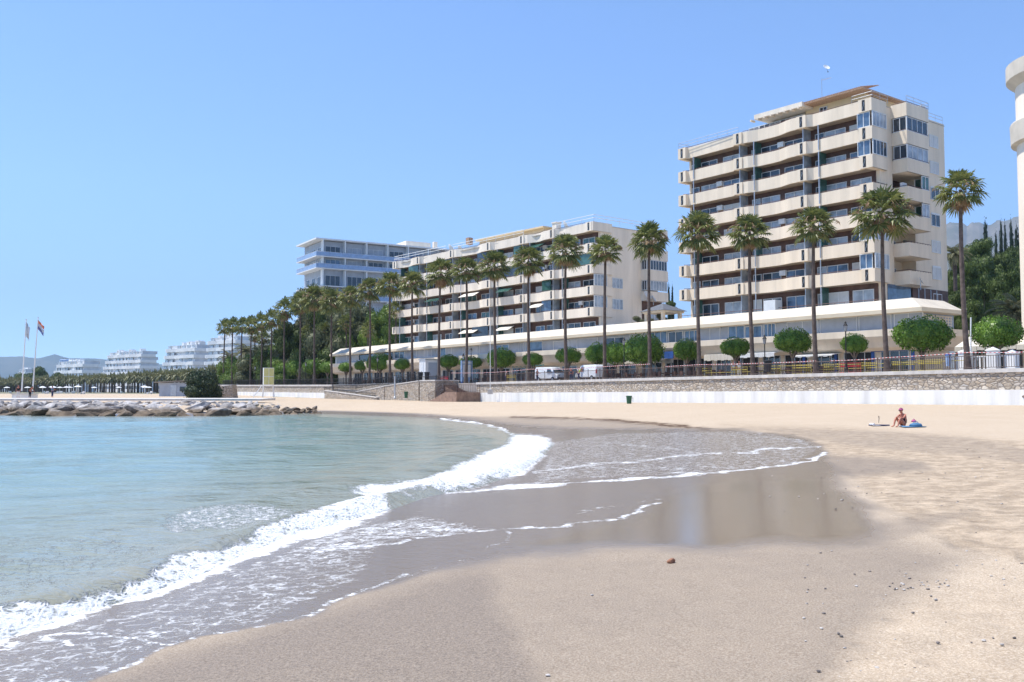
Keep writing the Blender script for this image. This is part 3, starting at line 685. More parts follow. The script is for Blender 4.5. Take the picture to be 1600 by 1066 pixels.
# promenade fence: posts and panels of upright bars
def fence(Y0, Y1, off, label, mt):
    f = thing('promenade_fence', label, 'fence', wl_(Y0, off)); o = wl_(Y0, off)
    n = int((Y1-Y0)*1.22/2.1); step = (Y1-Y0)/n; pm = None; qm = None
    L = step*1.2207
    mbp = MB(); mbp.tube([(0,0,0), (0,0,1.12)], .045, 6); mbp.lathe([(0,1.10),(.06,1.14),(.05,1.2),(0,1.23)], 6); pm = mbp.mesh('post', mt)
    mbq = MB(); mbq.tube([(.04,0,1.04), (L-.04,0,1.04)], .03, 4); mbq.tube([(.04,0,.12), (L-.04,0,.12)], .022, 4)
    k = int(L/.19)
    for i in range(1, k): mbq.tube([(i*L/k,0,.12), (i*L/k,0,1.04)], .021, 4, cap=False)
    qm = mbq.mesh('bar_panel', mt)
    for i in range(n+1):
        Y = Y0+i*step; p = wl_(Y, off)-o; z = zt(Y)-(.0)
        put('post', pm, f, (p.x, p.y, z))
        if i < n:
            q = put('bar_panel', qm, f, (p.x, p.y, z), AW); q.rotation_euler = (0, -math.atan2(zt(Y+step)-zt(Y), L), AW)
fence(45, 131, .12, 'long rusty upright-bar fence along the sea wall cap', M['railbrown'])
fence(139, 171, .12, 'black upright-bar fence behind the ramp and stair block', M['iron'])
fence(172, 222, .12, 'dark upright-bar fence above the distant sea wall', M['iron'])

# ------------------------------------------------------------------ palms
def fan_crown(seed, n=46, fine=True):
    r = random.Random(seed); g = MB(); 
    for i in range(n):
        u = (i+.5)/n; el = R(84-u*128+r.uniform(-8,8)); azm = i*2.39996+r.uniform(-.2,.2)
        L = (1.0+r.uniform(-.12,.2))*(.85 if u < .15 else 1); d = Vector((math.cos(azm)*math.cos(el), math.sin(azm)*math.cos(el), math.sin(el)))
        side = Vector((-math.sin(azm), math.cos(azm), 0)); c = d*L; c.z -= .18*L*max(0, math.cos(el))
        g.mi = 0; 
        g.add([(0,0,0), c+side*.025, c-side*.025], [(0,1,2)])
        up = side.cross(d).normalized(); nl = 17 if fine else 9; FR = .82+r.uniform(-.1,.12)
        tw = r.uniform(-.5,.5)
        for k in range(nl):
            w = (k/(nl-1)-.5)*R(250); q = (d*math.cos(w)+(side*math.cos(tw)+up*math.sin(tw))*math.sin(w))
            lw = .055 if fine else .10; e = q.cross(up).normalized()*lw
            droop = Vector((0,0,-.20-.25*max(0,math.cos(el))))*(.6+.6*r.random())
            ll = FR*(.75+.25*math.cos(w*.8))*r.uniform(.85,1.1)
            m_ = c+q*ll*.6+droop*ll*.25; t_ = c+q*ll+droop*ll
            fold = up*(.03 if k % 2 else -.03)
            g.add([c, m_+e+fold, t_, m_-e-fold], [(0,1,2,3)])
    return g.mesh('crown', M['frond'])
def dead_skirt(seed, n=34):
    r = random.Random(seed); g = MB()
    for i in range(n):
        azm = i*2.39996+r.uniform(-.3,.3); rr = r.uniform(.15,.62); top = Vector((math.cos(azm)*rr*.4, math.sin(azm)*rr*.4, -.1-.25*r.random())); 
        bot = Vector((math.cos(azm)*rr, math.sin(azm)*rr, -r.uniform(.9,1.55))); side = Vector((-math.sin(azm), math.cos(azm), 0))
        for k in range(7):
            w = (k-3)/3.; t_ = bot+side*w*.38+Vector((0,0,.22*abs(w)*r.random())); m_ = top.lerp(t_, .55)
            g.add([top, m_+side*.05, t_, m_-side*.05], [(0,1,2,3)])
    return g.mesh('dead_fronds', M['dead'])
def stalks(seed):
    r = random.Random(seed); g = MB()
    for i in range(10):
        azm = r.uniform(0, 6.28); L = r.uniform(1.0,1.9); pts = []
        for k in range(5): t = k/4; pts.append((math.cos(azm)*L*t, math.sin(azm)*L*t, .2+.9*math.sin(t*2.2)*.6-(t**2)*.5))
        g.tube(pts, [.02,.018,.015,.03,.01], 4)
        for k in range(8):
            t = .5+.5*k/8; x = Vector(pts[3]).lerp(Vector(pts[4]), t); g.add([x, x+Vector((r.uniform(-.2,.2), r.uniform(-.2,.2), -.25)), x+Vector((r.uniform(-.1,.1), r.uniform(-.1,.1), -.05))], [(0,1,2)])
    return g.mesh('seed_stalks', M['dead'])
CR = [fan_crown(s) for s in (1,2,3,4)]; CRL = [fan_crown(s, 34, False) for s in (5,6)]; SK = [dead_skirt(s) for s in (1,2,3)]; SS = [stalks(1), stalks(2)]
def trunk_mesh(seed, n=12):
    r = random.Random(seed); g = MB(); pts = []; rad = []; bx, by = r.uniform(-.012,.012), r.uniform(-.012,.012)
    for i in range(13):
        t = i/12; pts.append((bx*math.sin(t*3), by*math.sin(t*2.4), t)); rad.append((.27-.135*t**.5)*(1+.25*max(0, .06-t)/.06) + (.03 if i % 2 else 0)*.3)
    vs = []; fs = []
    for i, (p, q) in enumerate(zip(pts, rad)):
        for k in range(n): w = 2*math.pi*k/n; vs.append((p[0]*14+q*math.cos(w), p[1]*14+q*math.sin(w), p[2]))
    for i in range(12):
        for k in range(n): fs.append((i*n+k, i*n+(k+1)%n, (i+1)*n+(k+1)%n, (i+1)*n+k))
    fs.append(tuple(range(12*n, 13*n))); g.add(vs, fs); return g.mesh('trunk', M['trunk'], True), (pts[-1][0]*14, pts[-1][1]*14)
TR = [trunk_mesh(s) for s in (1,2,3,4)]
def palm(px, ytop, wpx, lab, group, off=2.4, base=None, fine=True, P=None, ybot=None):
    g = P if P is not None else WP(px, off, 560)
    z0 = base if base is not None else zt(min(g.y, 250))-.08
    ztop_ = at(px, ytop, g.y).z; D = wpx*g.y/F; k = D/3.15; H = ztop_-z0-1.75*k
    t = thing('fan_palm', lab, 'palm tree', (g.x, g.y, z0), 0, group); t.rotation_euler = (rnd.uniform(-.012,.012), rnd.uniform(-.014,.014), 0)
    tm, (tx, ty) = rnd.choice(TR); put('trunk', tm, t, (0,0,0), 0, (1,1,H))
    a = rnd.uniform(0, 6.28)
    c = put('crown', rnd.choice(CR if fine else CRL), t, (tx, ty, H), a, k); c.scale.z = k*rnd.uniform(.95,1.12)
    put('dead_fronds', rnd.choice(SK), t, (tx, ty, H), a+1, (k*1.1, k*1.1, k*rnd.uniform(.75,1.2)))
    if fine: put('seed_stalks', rnd.choice(SS), t, (tx, ty, H), a, k)
    return t
# x of the trunk, top of the crown, width of the crown (photo pixels)
ROW = [(1512,258,70),(1386,280,92),(1275,316,66),(1177,327,64),(1093,324,68),(1016,342,60),(945,362,52),(885,361,54),(827,378,54),(775,386,52),(728,395,48),(686,398,50),(645,420,42),(610,420,46),(577,430,40),(548,442,40),(519,448,40),(492,441,44),(468,452,38),(445,462,38),(424,480,34),(408,486,32),(392,492,30),(377,494,28),(363,493,28),(350,495,28)]
PALM_NEAR = ['at the far right beside the yellow-white building corner','with a wide shaggy crown in front of the end of the tall tower','in front of the right balconies of the tall tower','in front of the middle balconies of the tall tower','in front of the left edge of the tall tower','between the two cream apartment blocks, over the end wall','in front of the last window bay of the lower cream block','beside the right balconies of the lower cream block']
for i, (px, yt, w) in enumerate(ROW):
    lab = 'fan palm '+PALM_NEAR[i] if i < 8 else ('tall fan palm, %s from the right in the promenade row' % ORD[i])
    palm(px, yt, w, lab, 'fan palms along the promenade', 2.4+(.8 if i > 18 and i % 2 else 0), fine=i < 18)
for i, (px, yt, w, off) in enumerate([(620,466,30,14),(575,500,26,12),(540,488,28,13),(505,500,28,12),(480,505,26,12),(455,508,26,14),(432,512,24,10),(412,515,24,9),(398,512,22,8)]):
    palm(px, yt, w, 'shorter fan palm standing behind the promenade row, %s from the right' % ORD[i], 'shorter palms behind the row', off, fine=False)

# ------------------------------------------------------------------ clipped trees and other foliage
def leaf_cloud(blobs, n, size, mt, seed, core=True, name='crown', flat=.5, loose=0.):
    """small leaf faces spread over and through a set of ellipsoids (x, y, z, rx, ry, rz)"""
    r = random.Random(seed); g = MB(); tot = sum(b[3]*b[4]+b[4]*b[5]+b[3]*b[5] for b in blobs); vs = []; fs = []
    for b in blobs:
        k = int(n*(b[3]*b[4]+b[4]*b[5]+b[3]*b[5])/tot); ph = [r.uniform(0,6.28) for _ in range(4)]
        for _ in range(k):
            d = Vector((r.gauss(0,1), r.gauss(0,1), r.gauss(0,1))).normalized()
            bump_ = 1+.07*math.sin(d.x*7+ph[0])*math.sin(d.y*6+ph[1])+.06*math.sin(d.z*9+ph[2]+d.x*4)
            q = bump_*(1-abs(r.gauss(0, .075))+abs(r.gauss(0, loose))); c = Vector((b[0]+d.x*b[3]*q, b[1]+d.y*b[4]*q, b[2]+d.z*b[5]*q))
            nrm = (d+Vector((r.gauss(0,flat), r.gauss(0,flat), r.gauss(0,flat)))).normalized()
            a = nrm.cross(Vector((r.gauss(0,1), r.gauss(0,1), r.gauss(0,1)))).normalized(); bb = nrm.cross(a); s_ = size*r.uniform(.6,1.3); i = len(vs)
            vs += [c-a*s_*.5, c+bb*s_*.28, c+a*s_*.5, c-bb*s_*.28]; fs.append((i,i+1,i+2,i+3))
    g.add(vs, fs)
    if core:
        for b in blobs:
            vs = []; fs = []; nu, nv = 12, 7
            for j in range(nv+1):
                for i in range(nu):
                    u = i/nu*6.283; w = (j/nv-.5)*math.pi; vs.append((b[0]+b[3]*.84*math.cos(w)*math.cos(u), b[1]+b[4]*.84*math.cos(w)*math.sin(u), b[2]+b[5]*.84*math.sin(w)))
            for j in range(nv):
                for i in range(nu): fs.append((j*nu+i, j*nu+(i+1)%nu, (j+1)*nu+(i+1)%nu, (j+1)*nu+i))
            g.add(vs, fs)
    return g.mesh(name, mt)
# clipped crown of radius 1: a flat-bottomed dome
def dome_blobs(seed):
    r = random.Random(seed); B = [(0,0,.42,.93,.93,.50)]
    for i in range(9): a = i*.7+r.random()*.3; B.append((.52*math.cos(a), .52*math.sin(a), .34+r.uniform(-.06,.10), .46, .46, .34))
    return B
TOPI = [leaf_cloud(dome_blobs(s), 6500, .085, M['topi'], s, flat=.9, loose=.035) for s in (11,12,13)]
mb = MB(); mb.tube([(0,0,0),(.02,.01,.9),(.03,0,1.5)], [.16,.13,.15], 8)
for a in range(5): w = a*1.26; mb.tube([(.03,0,1.35),(.35*math.cos(w),.35*math.sin(w),1.95),(.75*math.cos(w),.75*math.sin(w),2.5)], [.10,.075,.04], 6)
TTR = mb.mesh('trunk', M['bark'], True)
TOP = [(1558,493,84,541),(1441,492,92,545),(1335,520,42,549),(1239,511,66,549),(1150,526,52,555),(1073,528,50,560),(1006,520,68,566),(962,533,92*.5,567),(934,534,44,566),(888,542,44,566),(832,550,38,570),(783,542,52,572),(735,556,38,574),(701,553,34,574),(629,559,30,576),(594,552,44,577),(566,562,26,578),(541,565,26,580),(512,564,28,582),(490,560,36,583),(465,560,40,584),(443,565,30,586),(420,570,26,588),(395,573,24,590)]
for i, (px, yt, w, yb) in enumerate(TOP):
    g = WP(px, 7.5 if i < 17 else 6.5, 560); z0 = zt(min(g.y, 250))-.06; rad = w*g.y/F/2; zt_ = at(px, yt, g.y).z; zb_ = at(px, yb, g.y).z
    hz = zt_-zb_; zc = zb_+.02
    t = thing('clipped_tree', ('round clipped tree with dense green dome, %s from the right on the promenade' % ORD[i]) if i > 3 else ['large clipped tree beside the white gate pillars','large clipped tree in front of the lattice wall corner','small clipped tree beside the near black street lamp','mushroom-shaped clipped tree between the two black street lamps'][i], 'clipped tree', (g.x, g.y, z0), 0, 'clipped trees along the promenade')
    put('trunk', TTR, t, (0,0,0), rnd.uniform(0,6), (1.1, 1.1, max(.3, (zc-z0+.25)/2.2)))
    c_ = put('crown', TOPI[i % 3], t, (0,0,zc-z0), 0, (rad, rad*rnd.uniform(.85,1), hz/.97)); c_.rotation_euler = (rnd.uniform(-.06,.06), rnd.uniform(-.06,.06), rnd.uniform(0,6))
def pine_blobs(seed, n=16, sp=.9):
    r = random.Random(seed); B = []
    for i in range(n):
        a = r.uniform(0,6.28); q = r.uniform(0,1)**.5*sp; h = r.uniform(.15,1.0); k = r.uniform(.22,.42)
        B.append((math.cos(a)*q*(1.15-h*.6), math.sin(a)*q*(1.15-h*.6), h, k, k, k*.62))
    return B
PINE = [leaf_cloud(pine_blobs(s), 9000, .075, M['pine'], s, flat=.9, loose=.13) for s in (21,22,23)]
def cyp_blobs(seed):
    r = random.Random(seed); return [(r.uniform(-.06,.06), r.uniform(-.06,.06), .08+i*.075, .30*(1-i/13.5)+.03, .30*(1-i/13.5)+.03, .14) for i in range(13)]
CYP = [leaf_cloud(cyp_blobs(s), 6000, .05, M['cyp'], s, flat=.8, loose=.12) for s in (31,32)]
LIGHT = [leaf_cloud(pine_blobs(s, 14), 7000, .08, M['light'], s, flat=.9, loose=.14) for s in (41,)]
DUSTY = [leaf_cloud(pine_blobs(s, 14), 7000, .07, M['dust'], s, flat=.9, loose=.14) for s in (51,52)]
BUSH = leaf_cloud(pine_blobs(61, 22, .8)+[(0,0,.3,.7,.7,.35)], 12000, .085, M['bushm'], 61, flat=.9, loose=.15)
mb = MB(); mb.tube([(0,0,0),(.03,.02,.35),(0,.03,.7)], [.05,.04,.02], 7)
for a in range(6): w = a*1.05; mb.tube([(.02,.02,.2+.06*a),(.3*math.cos(w),.3*math.sin(w),.45+.07*a)], [.025,.01], 5)
TRK = mb.mesh('trunk', M['bark'], True)
def tree(px, yt, wpx, Y, z0, meshes, name, lab, cat, group=None, hs=1.35):
    p = at(px, yt, Y); H = p.z-z0; w = wpx*Y/F/2; t = thing(name, lab, cat, (p.x, Y, z0), 0, group)
    put('trunk', TRK, t, (0,0,0), rnd.uniform(0,6), (w*.9, w*.9, H))
    kx = w/(.32 if name == 'cypress_tree' else 1.15); kz = H/1.12 if name == 'cypress_tree' else min(H/1.22, kx*hs)
    put('crown', rnd.choice(meshes), t, (0,0,0 if name == 'cypress_tree' else H-kz*1.22), rnd.uniform(0,6), (kx, kx, kz)); return t
for i, (px, yt, w, Y, lab) in enumerate([(1500,392,62,150,'dark pine right behind the end of the tall tower'),(1535,400,80,165,'broad dark pine in the middle of the grove behind the last palm'),(1576,415,70,158,'dark pine against the edge of the round-cornered building'),(1512,440,60,135,'lower dark pine just behind the thin white pole'),(1556,455,76,138,'wide low pine above the last clipped tree'),(1590,450,60,140,'low dark pine at the foot of the round-cornered building'),(1530,372,60,185,'tall pine between the cypresses and the tall tower'),(1585,375,60,190,'high pine below the cypresses at the right edge'),(1620,400,90,170,'pine hidden mostly behind the round-cornered building'),(1500,480,50,128,'small pine behind the end of the shop roof'),(1540,490,60,130,'small pine over the white gate pillars'),(1552,425,70,172,'pine filling the middle of the grove'),(1518,470,64,130,'pine low in the grove right of the tall palm trunk'),(1575,480,60,126,'low pine behind the feather palm'),(1496,430,44,145,'narrow pine beside the end wall of the tall tower'),(1568,395,56,185,'pine under the right-hand cypress clump'),(1510,410,60,175,'pine under the lone cypress')]):
    tree(px, yt, w, Y, 4, PINE, 'pine_tree', lab, 'pine tree', 'dark pines behind the tower', 1.9)
for i, (px, yt, w, Y, lab) in enumerate([(1537,342,26,200,'lone pointed cypress left of the cypress clump'),(1564,343,16,200,'slim cypress at the left of the clump on the right'),(1571,345,16,204,'second cypress of the clump on the right'),(1580,342,18,200,'pointed cypress in the middle of the right-hand clump'),(1589,352,22,206,'stout cypress beside the round-cornered building'),(1556,362,14,205,'short cypress between the lone one and the clump'),(1543,385,22,190,'short broad cypress in front of the lone pointed one'),(1045,440,9,190,'thin left cypress between the two cream blocks'),(1050,444,11,188,'thicker cypress between the two cream blocks')]):
    tree(px, yt, w, Y, 4, CYP, 'cypress_tree', lab, 'cypress', 'cypresses on the skyline')
tree(1047, 470, 24, 185, 4, PINE, 'pine_tree', 'small dark tree below the two thin cypresses', 'tree')
for px, yt, w, Y, ms, lab in [(520,478,90,236,DUSTY,'grey-green tree behind the palms left of the lower cream block'),(560,470,60,244,DUSTY,'dusty olive tree below the blue-railed building'),(595,468,50,236,LIGHT,'light green tree left of the lower cream block'),(585,500,60,222,LIGHT,'bright green tree above the far end of the shop roof'),(548,510,50,228,LIGHT,'yellow-green tree over the tip of the shop roof'),(497,505,70,240,PINE,'dark broad tree behind the tip of the shop roof'),(530,520,40,236,PINE,'dark tree between the palm trunks over the shop roof'),(508,452,60,262,DUSTY,'tall dusty tree reaching the balconies of the blue-railed building'),(460,520,60,262,DUSTY,'dusty tree behind the middle of the palm row'),(430,530,60,280,LIGHT,'light tree behind the palms over the clipped hedge trees'),(400,540,60,290,DUSTY,'dusty tree behind the farthest palms'),(370,550,50,300,LIGHT,'far light green tree beside the small white kiosk'),(475,545,50,250,PINE,'dark low tree behind the clipped trees'),(612,490,40,250,PINE,'dark tree against the left end of the lower cream block'),(540,455,60,262,DUSTY,'tall grey-green tree in front of the blue-railed balconies'),(478,448,56,268,DUSTY,'tall feathery tree at the left corner of the blue-railed building'),(500,478,60,250,PINE,'dark tree under the blue-railed building, left side'),(570,500,56,236,DUSTY,'olive tree low behind the sixteenth palm'),(600,520,44,226,PINE,'dark shrubby tree at the left foot of the lower cream block'),(525,498,56,246,DUSTY,'olive tree in the middle of the dense planting'),(450,500,50,262,PINE,'dark tree behind the left half of the palm row'),(420,545,46,262,PINE,'low dark tree behind the lifeguard tower'),(482,528,60,238,PINE,'low dark broad tree behind the clipped trees'),(385,548,40,270,LIGHT,'low light tree left of the lifeguard tower'),(440,552,50,240,LIGHT,'low light tree right of the lifeguard tower'),(520,545,70,225,PINE,'low dark tree mass at the tip of the shop roof'),(355,560,36,255,LIGHT,'low light tree just right of the dark bush')]:
    Y = 193+(Y-220)*.35 if px > 505 else min(Y, 198+(Y-225)*.3); w *= 1.25
    Y = max(Y, 87.1/(.7+(px-800)/1470)+15)
    tree(px, yt, w, Y, 3.4, ms, 'broadleaf_tree', lab, 'tree', 'trees between the buildings', 2.1)
p = at(318, 572, 150); bt = thing('dark_bush', 'large dark rounded bush beside the grey beach hut', 'bush', (p.x, 150, 1.1))
put('foliage', BUSH, bt, (0,0,-.25), 0, (3.6,3.6,4.4)); put('trunk', TRK, bt, (0,0,0), 0, (3,3,3))
# feather palms
def date_crown(seed, n=34):
    r = random.Random(seed); g = MB()
    for i in range(n):
        u = (i+.5)/n; el = R(80-u*105+r.uniform(-8,8)); azm = i*2.39996; L = 2.6*r.uniform(.85,1.1); pts = []; side = Vector((-math.sin(azm), math.cos(azm), 0)); h = Vector((math.cos(azm), math.sin(azm), 0))
        p = Vector((0,0,0)); e = el
        for k in range(9): pts.append(p.copy()); p = p+(h*math.cos(e)+Vector((0,0,math.sin(e))))*L/8; e -= R(11)
        g.tube(pts, [.035]*8+[.01], 3, False)
        for k in range(1, 9):
            for j in range(3):
                a = pts[k-1].lerp(pts[k], j/3); ll = .5*(1-abs(k-4)/9)
                for sg in (1,-1):
                    t_ = a+side*sg*ll+(pts[k]-pts[k-1]).normalized()*ll*.6+Vector((0,0,-.18)); m_ = a.lerp(t_, .5)+Vector((0,0,.04))
                    w_ = (pts[k]-pts[k-1]).normalized()*.045; g.add([a, m_+w_, t_, m_-w_], [(0,1,2,3)])
    return g.mesh('crown', M['date'])
DC = [date_crown(1), date_crown(2)]
mb = MB(); mb.tube([(0,0,0),(0,0,.5),(0,0,1)], [.34,.26,.30], 9); DT = mb.mesh('trunk', M['trunk'], True)
def datep(px, yt, w, Y, z0, lab, grp=None):
    p = at(px, yt, Y); k = w*Y/F/4.6; H = p.z-z0-2.0*k; t = thing('date_palm', lab, 'palm tree', (p.x, Y, z0), 0, grp)
    put('trunk', DT, t, (0,0,0), 0, (1,1,max(.5,H))); put('crown', rnd.choice(DC), t, (0,0,max(.5,H)), rnd.uniform(0,6), k)
for px, yt, w, Y, z0, lab in [(1585,452,90,104,3.7,'bushy feather palm behind the last clipped tree at the right edge'),(1491,376,52,140,5,'feather palm peeking out behind the end wall of the tall tower'),(385,532,44,262,3.6,'feather palm among the far trunks, leftmost of the feather palms'),(418,530,46,270,3.6,'feather palm behind the yellow lifeguard tower'),(445,536,42,258,3.6,'feather palm behind the clipped trees in the row'),(470,532,40,262,3.6,'feather palm behind the middle palm trunks'),(358,545,34,268,3.4,'feather palm beside the big dark bush'),(505,535,36,245,3.6,'feather palm near the tip of the shop roof')]:
    datep(px, yt, w, Y, z0, lab, 'feather palms')

# ------------------------------------------------------------------ apartment blocks: shared builders
WCACHE = {}
def window(parent, x, z, w, h, kind='glass', y=.03, rot=0, mull=2, depth=.10, label=None, fr='frame'):
    """a framed window in the wall plane, local x along the wall, y out of it; its pane is a sub-part"""
    key = (round(w,2), round(h,2), kind, mull, fr)
    if key not in WCACHE:
        f = MB(); t = .07
        f.box(-w/2, w/2, 0, depth, 0, t); f.box(-w/2, w/2, 0, depth, h-t, h); f.box(-w/2, -w/2+t, .001, depth-.001, t, h-t); f.box(w/2-t, w/2, .001, depth-.001, t, h-t)
        for i in range(1, mull): q = -w/2+w*i/mull; f.box(q-.035, q+.035, .002, depth-.002, t, h-t)
        mt = {'glass': M['glassD'], 'blue': M['glassB'], 'curtain': M['glassC'], 'shutter': M['shutter'], 'grey': M['greywin'], 'green': M['glassG'], 'dark': M['dark']}[kind]
        g = MB(); g.box(-w/2+t-.01, w/2-t+.01, .01, .05, t-.01, h-t+.01)
        if kind == 'shutter': 
            for i in range(int(h/.22)): g.box(-w/2+t, w/2-t, .05, .062, t+i*.22+.02, t+i*.22+.20)
        WCACHE[key] = (f.mesh('window', M[fr]), g.mesh('pane', mt))
    a, b = WCACHE[key]; o = put('window', a, parent, (x, y, z), rot); put('pane', b, o); return o
def ac_unit(parent, x, y, z, rot=0):
    if 'ac' not in WCACHE:
        m_ = MB(); m_.box(-.42,.42,0,.32,0,.6); m_.tube([(0,.32,.3),(0,.345,.3)], .23, 12); WCACHE['ac'] = m_.mesh('air_conditioner', M['white'])
    return put('air_conditioner', WCACHE['ac'], parent, (x,y,z), rot)
def dish(parent, x, y, z, r=.5, rot=0):
    m_ = MB(); m_.lathe([(.02,0),(r*.5,.04*r),(r*.8,.14*r),(r,.26*r),(r*.97,.29*r),(r*.5,.08*r),(.02,.03*r)], 14)
    m_.tube([(0,0,0),(0,0,.6*r)], .02, 4); o = m_.build('satellite_dish', M['shutter'], parent, (x,y,z)); o.rotation_euler = (R(60), 0, rot)
    n_ = MB(); n_.tube([(x,y,z-.9),(x,y,z)], .04, 5); n_.build('dish_mast', M['alu'], parent); return o

def block(name, label, O, ang, nibs, ztop, levels, storey, depth, style, curved=(), bandh=1.38, seed=1, bal_d=1.75):
    """sea-front apartment block. local x = along the front away from the camera, local y = towards the sea, z world"""
    r = random.Random(seed); t = thing(name, label, 'building', O, ang); L = nibs[-1]; zb = ztop-levels*storey
    cm = M['cream'] if style == 'tower' else M['creamB']
    b = MB()
    if style == 'tower':
        b.box(1.7, L-.2, -depth, -.06, -1, ztop-.35); b.box(-.001, 1.699, -2.5, -.061, -1, ztop-.351); b.box(-.001, 1.699, -depth+.001, -6.95, -1, ztop-.351)
        b.box(.002, 1.698, -6.949, -2.501, -1, zb-.6); b.box(.002, 1.698, -6.949, -2.501, ztop-2*storey, ztop-.352)
    else: b.box(-.001, L-.2, -depth, -.06, -1, ztop-.35)
    b.build('wall', cm, t)
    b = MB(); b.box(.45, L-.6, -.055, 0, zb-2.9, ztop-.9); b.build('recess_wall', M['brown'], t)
    sec = []
    for s_ in range(len(nibs)-1):
        a, c = nibs[s_], nibs[s_+1]
        path = [(a+.62, bal_d)]
        if s_ in curved:
            for q, yy in ((.9,.0),(1.5,-.12),(2.1,-.35),(2.8,-.55),(3.6,-.62)): path.append((a+.62+q, bal_d+yy))
            for q, yy in ((1.9,-.55),(1.2,-.32),(.7,-.1)): path.append((c-.62-q, bal_d+yy))
        else: path += [(a+1.0, bal_d-.28), (c-1.2, bal_d-.42)]
        path.append((c-.62, bal_d-.02)); 
        b = MB(); pp = [(x, y) for x, y in path]
        # parapet and slab in one band
        b.ribbon(pp, .14, 0, bandh); b.prism([(a+.5, .0)]+[(x, y-.003) for x, y in pp]+[(c-.5, .0)], .0, .17)
        me = b.mesh('balcony', cm)
        hr = MB(); hr.tube([(x, y-.07, bandh+.11) for x, y in path], .035, 5)
        for x, y in path[::2]: hr.tube([(x, y-.07, bandh-.02), (x, y-.07, bandh+.11)], .02, 4)
        sf = MB(); sf.prism([(a+.5, .02)]+[(x, y-.15) for x, y in pp]+[(c-.5, .02)], -.012, -.003)  # cream underside given a darker colour for the shade beneath the balcony
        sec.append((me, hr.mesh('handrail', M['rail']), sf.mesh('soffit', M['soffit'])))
    # pier block that stands out where two balconies meet, with a dark ornamental slot
    nb = MB(); nb.box(-.62, .62, .01, bal_d+.12, 0, bandh+.001); nib_me = nb.mesh('balcony_pier', cm)
    sl_ = MB(); sl_.box(-.17, .17, bal_d+.10, bal_d+.14, .12, bandh-.1); sl_me = sl_.mesh('slot', M['dark'])
    og = MB()
    og.tube([(.06,bal_d+.15,.25),(.09,bal_d+.15,.4),(0,bal_d+.15,.62),(-.09,bal_d+.15,.84),(-.06,bal_d+.15,1.0)], .03, 5); og_me = og.mesh('ornament', M['alu'])
    pt = MB(); pt.box(-.03, .03, .02, bal_d-.35, .17, storey-.02); pt_me = pt.mesh('partition', M['glassC']); 
    ps = MB(); ps.box(-.05, .05, bal_d-.34, bal_d-.24, .17, storey-.01); ps_me = ps.mesh('post', M['alu'])
    pm = MB(); pm.box(-.02,.02,.02,bal_d-.5,.17,storey-.02); pm_me = pm.mesh('partition', M['glassG'])
    for lv in range(levels):
        z = ztop-bandh-lv*storey
        for s_, (me, hr, sf) in enumerate(sec):
            o = put('balcony', me, t, (0,0,z)); put('handrail', hr, o); put('soffit', sf, o)
        for k, x in enumerate(nibs):
            xx = x+(.62 if k == 0 else -.62 if k == len(nibs)-1 else 0)
            if k == 0: xx = .62
            o = put('balcony_pier', nib_me, t, (xx, 0, z)); s2 = put('slot', sl_me, o); put('ornament', og_me, s2)
    for lv in range(levels+0):
        zf = ztop-bandh-(lv+1)*storey+.17 if lv < levels else 0      # floor of the storey under band lv
        for s_ in range(len(nibs)-1):
            a, c = nibs[s_]+.5, nibs[s_+1]-.3; w = c-a
            plan = [(a+w*.22, 2.5 if w > 7 else 2.0), (a+w*.62, 2.6 if w > 7 else 2.1)]+([(a+w*.88, 1.2)] if w > 7.5 else [])
            for x, ww in plan:
                kind = r.choice(['glass','curtain','curtain','blue','shutter','glass'] if style == 'tower' else ['glass','glass','curtain','green','blue','shutter'])
                window(t, x, zf+.02, ww, 2.25, kind, 0, 0, 2 if ww > 1.5 else 1)
            if r.random() < .25: ac_unit(t, a+w*.42, .02, zf+1.75)
            if s_: put('partition', pt_me, t, (nibs[s_], 0, zf-.17)); put('post', ps_me, t, (nibs[s_], 0, zf-.17))
            put('post', ps_me, t, (a+w*.78, 0, zf-.17))
            if r.random() < .6: put('partition', pm_me, t, (a+w*.78, 0, zf-.17))
            if style == 'mid' and r.random() < .45:
                q = MB(); q.box(a+.2, a+w*r.uniform(.25,.5), bal_d-.5, bal_d-.46, zf+1.2, zf+storey-.2); q.build('balcony_glazing', M[r.choice(['glassG','glassB','glassD'])], t)
            if style == 'mid' and r.random() < .16:
                q = MB(); q.add([(a+w*.3,.8,zf+2.6),(a+w*.75,.8,zf+2.6),(a+w*.75,bal_d+.5,zf+1.9),(a+w*.3,bal_d+.5,zf+1.9),(a+w*.3,.8,zf+2.56),(a+w*.75,.8,zf+2.56),(a+w*.75,bal_d+.5,zf+1.86),(a+w*.3,bal_d+.5,zf+1.86)], [(0,1,2,3),(4,7,6,5),(0,4,5,1),(1,5,6,2),(2,6,7,3),(3,7,4,0)]); q.build('awning', M[r.choice(['awning','glassG','awning'])], t)
    return t, zb
def local_of(O, ang, P):
    d = Vector((P.x-O.x, P.y-O.y)); return d.x*math.cos(ang)+d.y*math.sin(ang), -d.x*math.sin(ang)+d.y*math.cos(ang)

